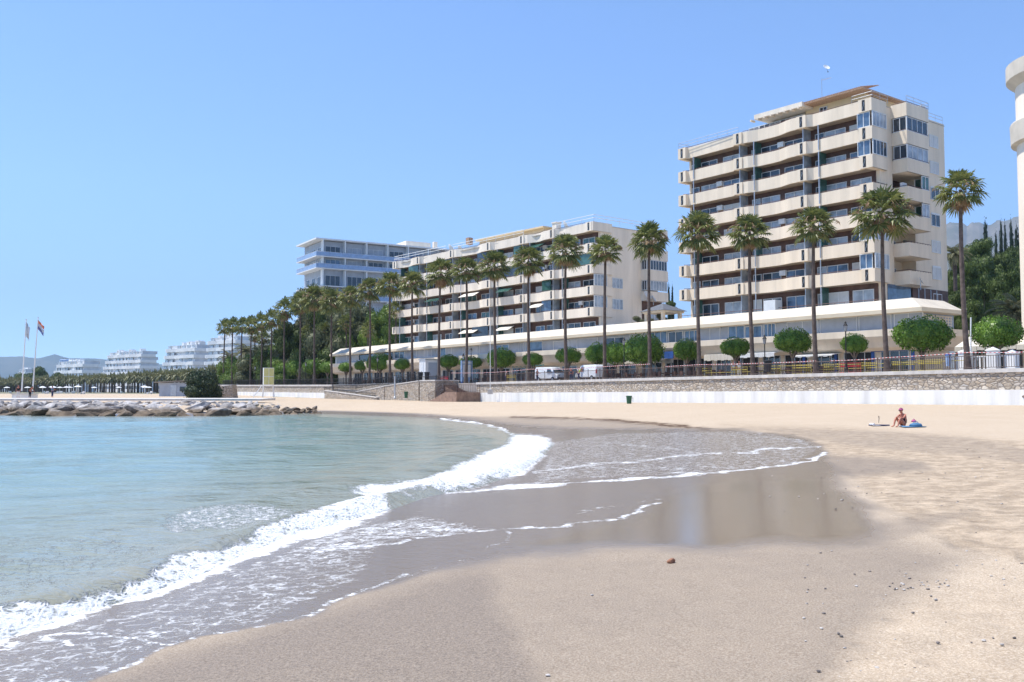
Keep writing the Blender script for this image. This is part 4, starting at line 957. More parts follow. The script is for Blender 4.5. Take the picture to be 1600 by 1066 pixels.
# ------------------------------------------------------------------ tall tower
KT = -.775; TU = Vector((KT, 1)).normalized(); AT = math.atan2(TU.y, TU.x); TNv = Vector((-TU.y, TU.x))
pn = at(1361, 152, 98.0); ZT = pn.z+.02
O = Vector((pn.x, pn.y, 0))-Vector((TNv.x, TNv.y, 0))*1.87+Vector((TU.x, TU.y, 0))*.3
nibs = [0.]
for px, py in ((1251,182),(1152,210.5),(1062,234)):
    rx, rz = ray(px, py); # intersect with the pier plane
    q0 = Vector((pn.x, pn.y)); k = KT; Y = (q0.x-k*q0.y)/(rx-k); P = Vector((rx*Y, Y)); nibs.append(local_of(O, AT, P)[0])
nibs[-1] += .3
TS = 3.03
tower, zb = block('apartment_tower', 'tall cream ten-storey apartment tower with banded balconies and a tiled penthouse', O, AT, nibs, ZT, 7, TS, 13.8, 'tower', curved=(1,), seed=5)
LT = nibs[-1]
# corner returns on the end wall
for lv in range(7):
    z = ZT-1.38-lv*TS
    b = MB(); b.ribbon([(-.32, -1.0), (-.32, 1.86), (.0, 1.872)][::1], .14, z, z+1.38); b.box(-.30, .02, -1.0, 1.8, z+.0, z+.17); o = b.build('corner_parapet', M['cream'], tower)
    b = MB(); b.tube([(-.25,-1.0,z+1.49),(-.25,1.8,z+1.49)], .035, 5)
    for i in range(6): b.tube([(-.25,-1+i*.55,z+1.36),(-.25,-1+i*.55,z+1.49)], .02, 4)
    b.build('handrail', M['rail'], o)
    if lv in (0,1,4,5):
        zz = z-TS+1.38
        f = window(tower, -.24, zz+.02, 2.7, TS-1.42, 'curtain' if lv != 1 else 'glass', .42, math.pi/2, 4)
        f.location = (-.27, .42, zz+.02)
        f2 = window(tower, .75, zz+.02, 1.5, TS-1.42, 'blue', bal_y := 1.62, 0, 2) if True else None
# end wall bay (local -x side), y from -2.5 to -6.4, stands out 1.8 m
y0, y1, bx = -2.45, -7.0, -1.8
for lv in range(7):
    z = ZT-1.38-lv*TS
    b = MB(); b.ribbon([(-.002, y1), (bx, y1), (bx, y0), (-.002, y0)], .14, z-.15 if lv else z-.15, z+1.30)
    b.box(bx+.02, 1.69, y1+.02, y0-.06, z-.15, z+.02); o = b.build('bay_parapet', M['cream'], tower)
    if lv == 0:
        pass
    if lv < 7:
        b = MB(); b.tube([(bx+.07,y0-.07,z+1.42),(bx+.07,y1+.07,z+1.42)], .035, 5); b.tube([(-.05,y0-.07,z+1.42),(bx+.07,y0-.07,z+1.42)], .035, 5)
        for i in range(9): yy = y0-.1+(y1-y0+.2)*i/8; b.tube([(bx+.07,yy,z+1.28),(bx+.07,yy,z+1.42)], .02, 4)
        b.build('handrail', M['rail'], o)
    # what stands between this band and the one below
    zz = z-TS+1.30; h = TS-1.47
    if lv in (0, 1):
        window(tower, 0, 0, abs(y1-y0)-.3, h-.05, 'curtain' if lv else 'glass', 0, math.pi/2, 4).location = (bx+.16, (y0+y1)/2, zz+.02)
        window(tower, 0, 0, 1.55, h-.05, 'glass', 0, 0, 2).location = (bx/2-.05, y0-.16, zz+.02)
        b = MB(); b.box(bx+.03, bx+.13, y0-.14, y0-.04, zz, zz+h); b.build('corner_post', M['white'], tower)
    else:
        b = MB(); b.box(1.62, 1.695, y1+.1, y0-.1, zz-1.1, zz+h+.02); b.build('bay_recess', M['brown'] if lv in (2,3) else M['cream'], tower)
        window(tower, 0, 0, 1.2, 1.9, 'glass', 0, math.pi/2, 1).location = (1.6, y0-1.0, zz-1.1)
        window(tower, 0, 0, .9, 1.3, 'curtain', 0, math.pi/2, 1).location = (1.6, y0-2.6, zz-.5)
        if lv in (2,3):
            window(tower, 0, 0, 1.5, h-.05, 'green' if lv == 2 else 'curtain', 0, math.pi/2, 2).location = (bx+.15, y1+.85, zz+.02)
            window(tower, 0, 0, 1.4, h-.05, 'green', 0, 0, 2).location = (bx/2, y1+.2, zz+.02)
        if lv == 2: ac_unit(tower, -.6, y0-.9, zz, math.pi/2)
        if lv == 4:
            b = MB(); 
            for i in range(5): b.box(-1.2-.02*i,-1.0, y0-.35-.28*i, y0-.15-.28*i, zz+.02, zz+.3)
            b.build('flower_box', M['bushm'], tower)
# end wall windows with white shutters
for lv in range(7):
    zz = ZT-1.0-(lv+1)*TS+.75
    window(tower, 0, 0, 1.9, 1.4, ['shutter','shutter','glass','glass','shutter','shutter','shutter'][lv], 0, math.pi/2, 2).location = (-.005, -11.3, zz)
    if lv in (2,3,5,6): b = MB(); b.box(-.06, -.02, -12.2, -10.4, zz+1.42, zz+1.55); b.build('shutter_box', M['white'], tower)
dish(tower, -2.3, -3.6, ZT-6*TS-1.2, .42, R(-60))
# storey above the shop roof
zgf = ZT-1.38-7*TS
b = MB(); b.box(-.08, -.01, -5.6, -1.0, zgf-.6, zgf+2.95); b.build('end_glazing', M['glassB'], tower)
b = MB(); b.box(-.10, -.01, -13.6, -5.9, zgf-.6, zgf+2.95); b.build('end_dark_screen', M['brown'], tower)
for i in range(4): b = MB(); b.box(-.14, -.103, -7.2-i*1.3, -7.1-i*1.3, zgf-.6, zgf+2.9); b.build('mullion', M['alu'], tower)
b = MB(); b.tube([(-.5,1.6,zgf+1.1),(LT,1.6,zgf+1.1)], .035, 5)
for i in range(24): b.tube([(i*LT/23,1.6,zgf-.3),(i*LT/23,1.6,zgf+1.1)], .02, 4)
b.build('terrace_rail', M['rail'], tower)
b = MB(); b.box(12.0, 13.6, .9, 2.2, zgf-.3, zgf+2.0); b.build('white_cabin', M['frame'], tower)
# roof: terrace rails, chimney, penthouse with pergola and tiled roof
b = MB(); b.box(-.05, LT-.1, -13.9, 1.0, ZT-.36, ZT-.30); b.build('roof_terrace', M['concrete'], tower)
b = MB(); b.ribbon([(0,-13.8),(0,-6.9)], .15, ZT-.36, ZT-.12); b.ribbon([(.15,-13.8),(LT-.2,-13.8)], -.15, ZT-.36, ZT-.1); b.build('roof_parapet', M['cream'], tower)
def rrail(pts, h=.75):
    b = MB()
    for zz in (h, h*.5): b.tube([(x,y,z+zz) for x,y,z in pts], .03, 5)
    for i in range(len(pts)-1):
        p, q = Vector(pts[i]), Vector(pts[i+1]); n = max(1, int((q-p).length/1.5))
        for k in range(n+1): s_ = p.lerp(q, k/n); b.tube([s_, s_+Vector((0,0,h))], .022, 4)
    return b.build('roof_rail', M['alu'], tower)
rrail([(nibs[2],1.7,ZT),(LT,1.7,ZT),(LT,-9,ZT)]); rrail([(2.2,1.5,ZT),(-.2,1.5,ZT),(-.2,-1.5,ZT)]); rrail([(bx,y0,ZT-.1),(bx,y1,ZT-.1),(0,y1,ZT-.1),(0,-13.5,ZT-.1)])
b = MB(); b.box(-.1,.8,-9.6,-8.7,ZT-.3,ZT+1.2); b.box(-.2,.9,-9.7,-8.6,ZT+.75,ZT+.85); b.build('chimney', M['white'], tower)
px1, px2 = 2.2, nibs[2]-2.2
b = MB(); b.box(px1+.2, nibs[1]+1.6, -8, -1.4, ZT-.3, ZT+2.0); ph = b.build('penthouse', M['ochre'], tower)
b = MB(); b.box(nibs[1]+1.8, px2, -8, -1.5, ZT-.3, ZT+1.35); b.build('penthouse_glazed_wing', M['cream'], tower)
for i in range(5): window(tower, nibs[1]+2.8+i*1.55, ZT-.2, 1.5, 1.5, 'glass' if i % 2 else 'curtain', -1.49, 0, 2)
b = MB(); b.box(nibs[1]+.6, px2+.6, -8.4, .7, ZT+1.5, ZT+2.05); b.build('pergola_fascia', M['creamB'], tower)
for i in range(8): b = MB(); q = nibs[1]+.9+i*.95; b.box(q, q+.2, .2, .95, ZT+1.28, ZT+1.495); b.build('beam', M['cream'], tower)
b = MB(); z1, z2 = ZT+1.95, ZT+2.95
b.add([(px1-.6,.3,z1),(nibs[1]+1.4,.3,z1),(nibs[1]+1.4,-8.4,z1),(px1-.6,-8.4,z1),(px1+1.6,-3.6,z2),(nibs[1]+1.4,-3.6,z2),(px1-.6,.3,z1-.18),(nibs[1]+1.4,.3,z1-.18),(nibs[1]+1.4,-8.4,z1-.18),(px1-.6,-8.4,z1-.18)], [(0,1,5,4),(1,2,5),(2,3,4,5),(3,0,4),(6,7,1,0),(7,8,2,1),(8,9,3,2),(9,6,0,3),(9,8,7,6)])
rf = b.build('tiled_roof', M['tile'], tower)
b = MB(); 
for i in range(34): q = px1-.4+i*.24; b.tube([(q,.38,z1+.02),(min(q+.15, 9),-3.4,z2-.03)], .055, 5)
b.build('ridge_tiles', M['tile'], rf)
window(tower, px1+5.4, ZT+.75, 1.0, .7, 'glass', -1.39, 0, 2); 
b = MB(); b.tube([(px1+6,-2,z1+.5),(px1+6,-2,z2+2.1)], .03, 5); b.tube([(px1+6.0,-2,z2+1.9),(px1+4.9,-2.3,z2+2.0)], .02, 4)
for i in range(4): b.tube([(px1+5.8-i*.25,-2.35,z2+1.93),(px1+5.8-i*.25,-1.75,z2+1.93)], .012, 4)
b.build('aerial', M['alu'], tower)
zdish = at(1291, 106, 100).z
b = MB(); b.lathe([(.02,0),(.35,.03),(.62,.16),(.6,.2),(.3,.08),(.02,.05)], 14); g_ = thing('unidentified_object', 'small white kite-like object floating above the tall tower', 'kite', tuple(at(1291,106,100)))  # unidentified small white object, given the shape of a kite
b.build('canopy', M['white'], g_, (0,0,0)).rotation_euler = (R(50),R(20),0); g_.scale = (.6,.6,.6)
b = MB(); b.tube([(0,0,0),(.25,-.1,-.7)], .02, 4); b.box(.18,.34,-.16,-.02,-.85,-.7); b.build('line_weight', M['dark'], g_); g_.name = 'kite_like_object'

# ------------------------------------------------------------------ lower cream block behind the palms
KM = -.80; MU = Vector((KM, 1)).normalized(); AM = math.atan2(MU.y, MU.x); MNv = Vector((-MU.y, MU.x))
pm_ = at(924, 346, 133.0); ZM = pm_.z; OM = Vector((pm_.x, pm_.y, 0))-Vector((MNv.x, MNv.y, 0))*1.72
nm = [0.]
for px, py in ((861,360),(814,375),(762,386),(704,396),(652,404),(613,411)):
    rx, rz = ray(px, py+50); Y = (pm_.x-KM*pm_.y)/(rx-KM); nm.append(local_of(OM, AM, Vector((rx*Y, Y)))[0])
SM_ = 3.06
mid, zbm = block('apartment_block', 'long lower cream apartment block behind the palm row with scalloped balconies', OM, AM, nm, ZM, 5, SM_, 12, 'mid', curved=(1,3,5), bandh=1.30, seed=9, bal_d=1.6)
LM = nm[-1]
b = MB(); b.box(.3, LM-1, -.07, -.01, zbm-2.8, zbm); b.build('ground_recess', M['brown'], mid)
for i in range(12):
    x = 2.5+i*(LM-4)/11.5; window(mid, x, ZM-1.3-5*SM_-.6, 2.6, 2.0, ['shutter','shutter','curtain','green'][i % 4], 0, 0, 2)
for lv in range(5):
    z = ZM-1.3-lv*SM_
    b = MB(); b.ribbon([(-.25,-2.2),(-.25,1.65),(.0,1.66)], .14, z, z+1.3); b.box(-.24,.02,-2.2,1.6,z,z+.15); b.build('corner_parapet', M['creamB'], mid)
    if lv in (2,3,):
        window(mid, 0, 0, 2.6, SM_-1.4, 'curtain', 0, math.pi/2, 4).location = (-.2, .2, z-SM_+1.32)
        window(mid, 0, 0, 2.1, 1.5, 'curtain', 0, math.pi/2, 3).location = (-.01, -3.4, z-SM_+1.2)
# far corner of its end wall: glazed bay
yb0, yb1 = -8.4, -13.0
for lv in range(4):
    z = ZM-1.0-lv*SM_-.5
    b = MB(); b.ribbon([(-.002,yb1),(-1.2,yb1),(-1.2,yb0),(-.002,yb0)], .14, z-.1, z+1.45 if lv < 3 else z+1.3); b.box(-1.18,-.01,yb1+.01,yb0-.01,z-.1,z+.05); b.build('bay_parapet', M['creamB'], mid)
    if lv in (1,2):
        zz = z-SM_+1.45
        window(mid, 0, 0, 4.2, SM_-1.6, 'curtain' if lv == 2 else 'glass', 0, math.pi/2, 7).location = (-1.08, (yb0+yb1)/2, zz+.02)
        window(mid, 0, 0, 1.0, SM_-1.6, 'glass', 0, 0, 2).location = (-.6, yb0-.14, zz+.02)
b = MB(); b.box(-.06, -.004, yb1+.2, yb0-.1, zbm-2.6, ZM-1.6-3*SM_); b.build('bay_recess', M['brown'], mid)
window(mid, 0, 0, 1.8, 1.9, 'curtain', 0, math.pi/2, 2).location = (-.07, -11, ZM-1.6-4*SM_)
b = MB(); b.box(-3.2, -.01, -6.2, .4, zbm-2.6, zbm+.3); b.build('annex', M['brown'], mid)
window(mid, 0, 0, 3.6, 1.9, 'curtain', 0, math.pi/2, 3).location = (-3.22, -2.2, zbm-1.9)
b = MB(); b.box(-3.8, .0, -6.6, 1.0, zbm+.31, zbm+.46); b.build('annex_roof', M['greywin'], mid)
dish(mid, -1.5, -8.0, ZM-1.7-2.75*SM_, .75, R(-80)); dish(mid, -1.6, -9.3, ZM-1.7-2.9*SM_, .6, R(-60))
# rails and roof furniture
def mrail(pts, hs=(.55,1.0), r_=.045):
    b = MB()
    for h in hs: b.tube([(x,y,ZM+h) for x,y in pts], r_, 5)
    for i in range(len(pts)-1):
        p, q = Vector((*pts[i],ZM)), Vector((*pts[i+1],ZM)); n = max(1, int((q-p).length/2.2))
        for k in range(n+1): s_ = p.lerp(q, k/n); b.tube([s_+Vector((0,0,-.1)), s_+Vector((0,0,hs[-1]))], .035, 4)
    b.build('roof_rail', M['white'], mid)
mrail([(-.2,-11.5),(-.2,1.4),(nm[1]-1,1.4)]); mrail([(nm[2],1.2),(nm[4],1.2)]); mrail([(nm[4]+2,1.3),(LM,1.3),(LM,-8)])
b = MB(); b.box(-.1, LM-.3, -12, 1.2, ZM-.36, ZM-.3); b.build('roof_terrace', M['concrete'], mid)
b = MB(); b.box(nm[2]-1, nm[4]-3, -8, -2.2, ZM-.3, ZM+1.5); b.box(nm[2]-1.4, nm[4]-2.6, -8.4, -1.6, ZM+1.5, ZM+1.75); b.build('ochre_penthouse', M['ochre'], mid)
b = MB(); b.box(nm[1]+3, nm[1]+4, -3, -2, ZM-.3, ZM+1.9); b.box(nm[1]+2.9, nm[1]+4.1, -3.1, -1.9, ZM+1.9, ZM+2.05); b.build('chimney', M['creamB'], mid)
b = MB(); b.box(nm[4]+0, nm[4]+.9, -3, -2.1, ZM+1.4, ZM+2.6); b.build('chimney', M['tile'], mid)
dish(mid, nm[1]+.5, -1.5, ZM+1.0, .8, R(-30)); dish(mid, nm[4]+4, -1.0, ZM+.8, 1.0, R(-20)); dish(mid, nm[4]+1.5, -1.2, ZM+.6, .7, R(-10))

# ------------------------------------------------------------------ two-storey row of shops with a white sloping roof
cR = 101.7; kR = -.72; Yc = cR/((.4354)-kR); C1 = Vector((.4354*Yc, Yc, 0)); Yj = cR/(.1224-kR); C2 = Vector((.1224*Yj, Yj, 0)); cL = C2.x+.78*C2.y; Ye = cL/(.78-.1925); C3 = Vector((-.1925*Ye, Ye, 0))
eU = (C2-C1).normalized(); eN = Vector((eU.y, -eU.x, 0)); C0 = C1+eN*7.6      # the end elevation runs back from the corner
zc1 = CZ+6.55+1.45
def zat_(p): return p
pathz = [C0, C1, C2, C3]
def shops(name, prof, mt, closed=True, path=None, par=None, zoff=(0,0,-.1,-.6)):
    b = MB(); P = [Vector((p.x, p.y, z)) for p, z in zip(path or pathz, zoff)]
    b.sweep([q-Vector((C1.x, C1.y, 0)) for q in P], prof, closed); return b.build(name, mt, par or shp_)
shp_ = thing('shop_building', 'long low two-storey row of shops with a sloping white roof under the towers', 'building', (C1.x, C1.y, 0))
Z0 = CZ
# normal of the sweep = left side of the path (towards the sea when walking away from the camera)
EAVE = 7.66
shops('white_roof_slope', [(.2, Z0+EAVE+.22), (-2.0, Z0+EAVE+1.42), (-2.3, Z0+EAVE+1.42), (-2.3, Z0+EAVE+.3), (.0, Z0+EAVE+.1)], M['fascia'])
shops('eave', [(.35, Z0+EAVE-.12), (.35, Z0+EAVE+.26), (.203, Z0+EAVE+.29), (-.9, Z0+EAVE+.05), (-.9, Z0+EAVE-.12)], M['fasciaEdge'])
shops('flat_roof', [(-2.31, Z0+EAVE+.9), (-2.31, Z0+EAVE+1.1), (-9.2, Z0+EAVE+1.1), (-9.2, Z0+EAVE+.9)], M['concrete'])
shops('upper_wall', [(-1.0, Z0+5.2), (-1.0, Z0+EAVE-.121), (-8.5, Z0+EAVE-.121), (-8.5, Z0+5.2)], M['greywin'])
shops('lower_band', [(.55, Z0+5.35), (.55, Z0+6.0), (.35, Z0+6.02), (-.98, Z0+6.02), (-.98, Z0+4.0), (-.2, Z0+4.3), (.1, Z0+4.85)], M['cream'])
shops('shop_front_wall', [(-1.6, -1), (-1.6, Z0+4.4), (-8.5, Z0+4.4), (-8.5, -1)], M['cream'])
# upper windows and screens on the two straight runs
def run_windows(A_, B_, z, specs, par, yoff):
    d = (B_-A_); L_ = d.length; ang = math.atan2(d.y, d.x); nrm = Vector((-d.y, d.x, 0)).normalized()
    for x, w, h, kd, ml in specs:
        if x < L_-.5:
            p = A_+d.normalized()*x+nrm*yoff-Vector((C1.x, C1.y, 0)); o = window(par, 0, 0, w, h, kd, 0, ang, ml); o.location = (p.x, p.y, z)
r = random.Random(4)
specs = [(1.8,3.0,1.55,'grey',2),(5.4,3.6,1.55,'grey',1),(9.6,4.4,1.55,'grey',1),(14.0,4.0,1.5,'grey',2)]
x = 17.5
while x < 44: w = r.choice([1.6,2.4,3.2]); specs.append((x+w/2, w, r.choice([1.35,1.5]), r.choice(['blue','glass','grey','blue','grey']), r.choice([2,2,3]))); x += w+r.choice([.05,.3,1.2])
run_windows(C1, C2, Z0+6.0, specs, shp_, -1.02)
specs = []; x = 1.5
while x < 76: w = r.choice([1.6,2.6,3.4,4.2]); specs.append((x+w/2, w, r.choice([1.3,1.45]), r.choice(['grey','grey','blue','glass','grey']), r.choice([1,2,3]))); x += w+r.choice([.1,.5,1.6,2.4])
run_windows(C2, C3, Z0+5.85, specs, shp_, -1.02)
# shop fronts
specs = []; x = 2.2
for kd, w in [('glass',3.0),('dark',3.6),('glass',3.2),('dark',3.0),('glass',2.4),('dark',3.4),('glass',2.2),('dark',4),('dark',3.2),('glass',3.6),('dark',3.6),('dark',3.2),('glass',3)]: specs.append((x+w/2, w, 2.25, kd, 3)); x += w+.6
run_windows(C1, C2, Z0+1.75, specs, shp_, -1.62)
specs = [(1.5+i*3.8, 3.1, 2.2, 'dark' if i % 3 else 'glass', 3) for i in range(20)]
run_windows(C2, C3, Z0+1.35, specs, shp_, -1.62)
# blue shop surrounds and a white sign band near the corner
dR = (C2-C1).normalized(); nR = Vector((-dR.y, dR.x, 0)); aR = math.atan2(dR.y, dR.x)
for x0, x1 in ((1.6,6.2),(10.2,14.4)):
    b = MB(); b.box(x0, x1, 0, .14, Z0+3.95, Z0+4.3); b.box(x0, x0+.3, .001, .141, Z0+1.6, Z0+3.949); b.box(x1-.3, x1, .001, .141, Z0+1.6, Z0+3.949)
    o = b.build('blue_surround', M['blue'], shp_); p = nR*-1.55; o.location = (p.x, p.y, 0); o.rotation_euler = (0,0,aR)
b = MB(); b.box(.5, 16.5, 0, .1, Z0+4.31, Z0+4.75); o = b.build('white_sign_band', M['white'], shp_); p = nR*-1.2; o.location = (p.x, p.y, 0); o.rotation_euler = (0,0,aR)
b = MB(); b.box(31.5, 35, 0, .1, Z0+4.0, Z0+4.85); o = b.build('blue_sign', M['blue'], shp_); p = nR*.56; o.location = (p.x, p.y, 0); o.rotation_euler = (0,0,aR)
# end elevation: pierced block screen
dE = (C0-C1).normalized(); nE = Vector((dE.y, -dE.x, 0)); aE = math.atan2(dE.y, dE.x)
b = MB()
for i in range(12): b.box(1.5+i*.5, 1.62+i*.5, 0, .16, Z0+5.9, Z0+7.4)
for j in range(6): b.box(1.5, 7.2, .002, .158, Z0+5.9+j*.28, Z0+6.0+j*.28)
o = b.build('pierced_screen', M['creamB'], shp_); p = nE*-.96; o.location = (p.x, p.y, 0); o.rotation_euler = (0,0,aE)
b = MB(); b.box(1.5, 7.2, 0, .05, Z0+5.88, Z0+7.42); o = b.build('screen_back', M['brown'], shp_); p = nE*-1.03; o.location = (p.x, p.y, 0); o.rotation_euler = (0,0,aE)
M['slate'] = mat('slate_tile', (.12,.13,.15), .7, .2, 3)
# terrace planting between tower and lower block, small tiled hut
def on_shop(px, back, py=500):
    rx, _ = ray(px, py); cc = C1-nR*back; Y = (cc.x-kR*cc.y)/(rx-kR); return Vector((rx*Y, Y, 0))
p = on_shop(1062, 6, 480); hut = thing('roof_hut', 'small open hut with grey tiled roof beside the left edge of the tall tower', 'hut', (p.x, p.y, Z0+EAVE+1.1), aR)
b = MB()
for x_, y_ in ((0,0),(3,0),(0,3),(3,3)): b.box(x_-.2, x_+.2, y_-.2, y_+.2, 0, 1.35)
b.box(-.4, 3.4, -.4, 3.4, 1.35, 1.6); b.build('pillars', M['cream'], hut)
b = MB(); b.add([(-.7,-.7,1.6),(3.7,-.7,1.6),(3.7,3.7,1.6),(-.7,3.7,1.6),(1.5,1.5,2.7)], [(0,1,4),(1,2,4),(2,3,4),(3,0,4),(3,2,1,0)]); b.build('roof', M['slate'], hut)
for px, yt, w in ((998,484,22),(1014,482,18),(1034,486,20)):
    p = on_shop(px, 5, 490); tt = thing('terrace_shrub', 'green shrub on the shop roof terrace '+{998:'beside the glazed annex',1014:'in the middle of the planter',1034:'next to the small tiled hut'}[px], 'shrub', (p.x, p.y, Z0+EAVE+1.0)); k = w*p.y/F/2
    put('foliage', DUSTY[0], tt, (0,0,0), 0, (k,k,1.2)); put('stem', TRK, tt, (0,0,0), 0, (.5,.5,.8))

# ------------------------------------------------------------------ white block with blue rails, far left of the cream one
KB = -.60; BU = Vector((KB, 1)).normalized(); AB = math.atan2(BU.y, BU.x); BNv = Vector((-BU.y, BU.x)); pb = at(498, 372, 226.0); ZB = pb.z
OB = Vector((pb.x, pb.y, 0)); bb = thing('blue_railed_building', 'white flat-roofed apartment building with blue balcony rails', 'building', OB, AB)
# local: front elevation we see is the plane x=0 running to -y; sea side is y=0 running to +x
LW = 46.; LD = 14.
b = MB(); b.box(.9, LD, -LW, -1.2, 0, ZB-.5); b.build('wall', M['greywin'], bb)
b = MB(); b.box(-.6, LD+.4, -LW-.5, .9, ZB-.35, ZB); b.build('roof', M['white'], bb)
rows = [(400,'deep'),(418.5,'short'),(446,'deep'),(466,'short'),(492,'deep'),(512,'short'),(538,'deep')]; zs = [at(498, y, 226).z for y, _ in rows]; top = ZB-.35
r = random.Random(3)
for i, z in enumerate(zs):
    b = MB(); b.box(-.9, LD, -LW, .9, z-.22, z); b.build('floor_slab', M['white'], bb)
    h = top-z
    if i in (0,1,3,5):
        b = MB(); b.box(-.88, -.84, -LW+.1, .8, z+.05, z+1.0); rl = b.build('blue_rail', M['bluerail'], bb)
        b = MB(); b.tube([(-.86,-LW,z+1.03),(-.86,.85,z+1.03),(LD,.85,z+1.03)], .04, 4); b.build('top_bar', M['white'], rl)
        b = MB(); b.box(-.8, LD, .80, .84, z+.05, z+1.0); b.build('blue_rail', M['bluerail'], bb)
    n = 8
    for k in range(n):
        y = -1.0-k*(LW-1)/n
        b = MB(); b.box(-.6, .89, y-.13, y+.13, z+.002, z+h-.002); b.build('fin', M['white'], bb)
        w_ = (LW-1)/n-.6
        o = window(bb, 0, 0, min(w_, 3.8), min(h-.4, 2.6), r.choice(['curtain','glass','blue','curtain','grey','glass']), 0, math.pi/2, 3); o.location = (.88, y-w_/2-.4, z+.1)
    for k in range(3):
        o = window(bb, 2.5+k*4.2, z+.1, 2.6, min(h-.4,2.3), r.choice(['glass','curtain']), -1.18, 0, 2)
    top = z-.22
b = MB(); b.box(2, 8, -31, -24, ZB, ZB+1.6); b.box(3, 4, -33.5, -32.5, ZB, ZB+2.2); b.build('roof_house', M['creamB'], bb)
# pale block behind, right of it (between it and the cream block)
# ------------------------------------------------------------------ far white terraced hotels
M['hotelwall'] = mat('hotel_wall', (.62,.64,.66), .8, .12, .3)
def stepped(name, label, px0, px1, Y, ytop, nfl, step_l, z0, seed, curve=True, colm=None):
    """terraced white building: storeys as rounded slabs with dark glazing bands set back between them"""
    r = random.Random(seed); a = at(px0, ytop, Y); c = at(px1, ytop, Y); w = c.x-a.x; fh = (a.z-z0)/nfl; t = thing(name, label, 'building', (a.x, Y, z0), R(-42)); w *= 1.42
    for i in range(nfl):
        x0 = step_l*w*(i/nfl)**1.2; dd = 14-i*.9
        def outline(x0, x1, d, rr=2.2):
            P = [(x1, d), (x0, d)]
            for k in range(5): q = k/4*math.pi/2; P.append((x0+rr-rr*math.cos(q), rr-rr*math.sin(q)))
            nn = max(2, int((x1-x0)/7))
            for k in range(1, nn): P.append((x0+(x1-x0)*k/nn, (.9 if k % 2 else 0)))
            P.append((x1, 0)); return P
        z = i*fh
        b = MB(); b.prism([(p, q+1.2+i*.4) for p, q in outline(x0+.7, w-.5, dd)], z+fh*.5, z+fh); b.build('wall', M['hotelwall'], t)
        b = MB(); b.prism([(p, q+i*.4) for p, q in outline(x0, w, dd)], z, z+fh*.5); b.build('balcony', M['white'], t)
        n = int((w-x0)/4.2)
        for k in range(n):
            if r.random() < .85: b = MB(); q = x0+2.2+k*4.2; b.box(q, q+2.6, 1.05+i*.4, 1.19+i*.4, z+fh*.5, z+fh*.93); o = b.build('window', M['glassC'], t)
    for k in range(6): b = MB(); q = step_l*w+w*(1-step_l)*r.uniform(.1,.9); b.box(q, q+r.uniform(1,3), 5, 8, nfl*fh, nfl*fh+r.uniform(.6,1.8)); b.build('roof_box', M['white'], t)
    return t
stepped('terraced_hotel', 'lowest stepped white hotel, leftmost of the terraced ones, under the blue roof tank', 72, 158, 640, 566, 5, .28, 1.9, 1)
t_ = stepped('terraced_hotel', 'stepped white hotel second from the left with many roof boxes', 148, 246, 560, 552, 7, .22, 1.9, 2)
stepped('terraced_hotel', 'rounded white hotel with wavy balconies left of the square white one', 243, 316, 430, 541, 7, .12, 1.8, 3)
stepped('terraced_hotel', 'tallest square white hotel partly behind the palm trunks', 310, 372, 370, 528, 8, .02, 1.8, 4)
stepped('terraced_hotel', 'pale hotel seen between the far palm trunks right of the square one', 366, 440, 420, 516, 10, .0, 1.8, 6)
b = MB(); a = at(99, 562, 645); tk = thing('roof_tank', 'blue tank on the roof of the leftmost hotel', 'tank', (a.x, 648, at(99,566.2,640).z))
b.lathe([(2.2,0),(2.4,.4),(2.4,1.8),(2.0,2.3)], 16); b.build('tank', M['bluerail'], tk, (0,0,0)).scale = (1.6,1,1)
b = MB(); b.lathe([(1.9,2.3),(1.9,2.6)], 12); b.build('lid', M['dark'], tk)
stepped('terraced_hotel', 'small low white building at the far left under the hills', 24, 46, 900, 577, 4, .1, 2, 7)
# yellow-white building with a rounded corner at the right edge
Yr = 76.; pr = at(1576, 90, Yr); t = thing('round_cornered_building', 'pale yellow building with rounded corner cut by the right edge of the photo', 'building', (pr.x+7.4, Yr+3.5, 0), 0)
zr = pr.z+.95
b = MB(); b.lathe([(4.45,0),(4.45,zr-.2)], 40); b.box(2.5,14,-4.25,3,0,zr-.2); b.build('wall', M['creamB'], t)
b = MB(); b.lathe([(4.46,zr-1.9),(5.1,zr-1.35),(5.15,zr-1.3),(5.15,zr),(.2,zr+.1)], 40); b.build('cornice', M['fascia'], t)
b = MB(); b.lathe([(4.2,zr-7.1),(4.9,zr-6.9),(4.95,zr-5.2),(4.9,zr-5.1),(4.2,zr-5.0)], 40); b.build('ring_balcony', M['fascia'], t)
for i in range(6):
    a = R(196); z = zr-11.0-i*3.4
    o = window(t, 0, 0, .9, 1.2, 'glass', 0, 0, 1); o.location = (4.42*math.cos(a), 4.42*math.sin(a), z); o.rotation_euler = (0,0,a-math.pi/2)
    o = window(t, 0, 0, 1.2, 1.5, 'shutter', 0, 0, 2); a = R(232); o.location = (4.42*math.cos(a), 4.42*math.sin(a), z); o.rotation_euler = (0,0,a-math.pi/2)

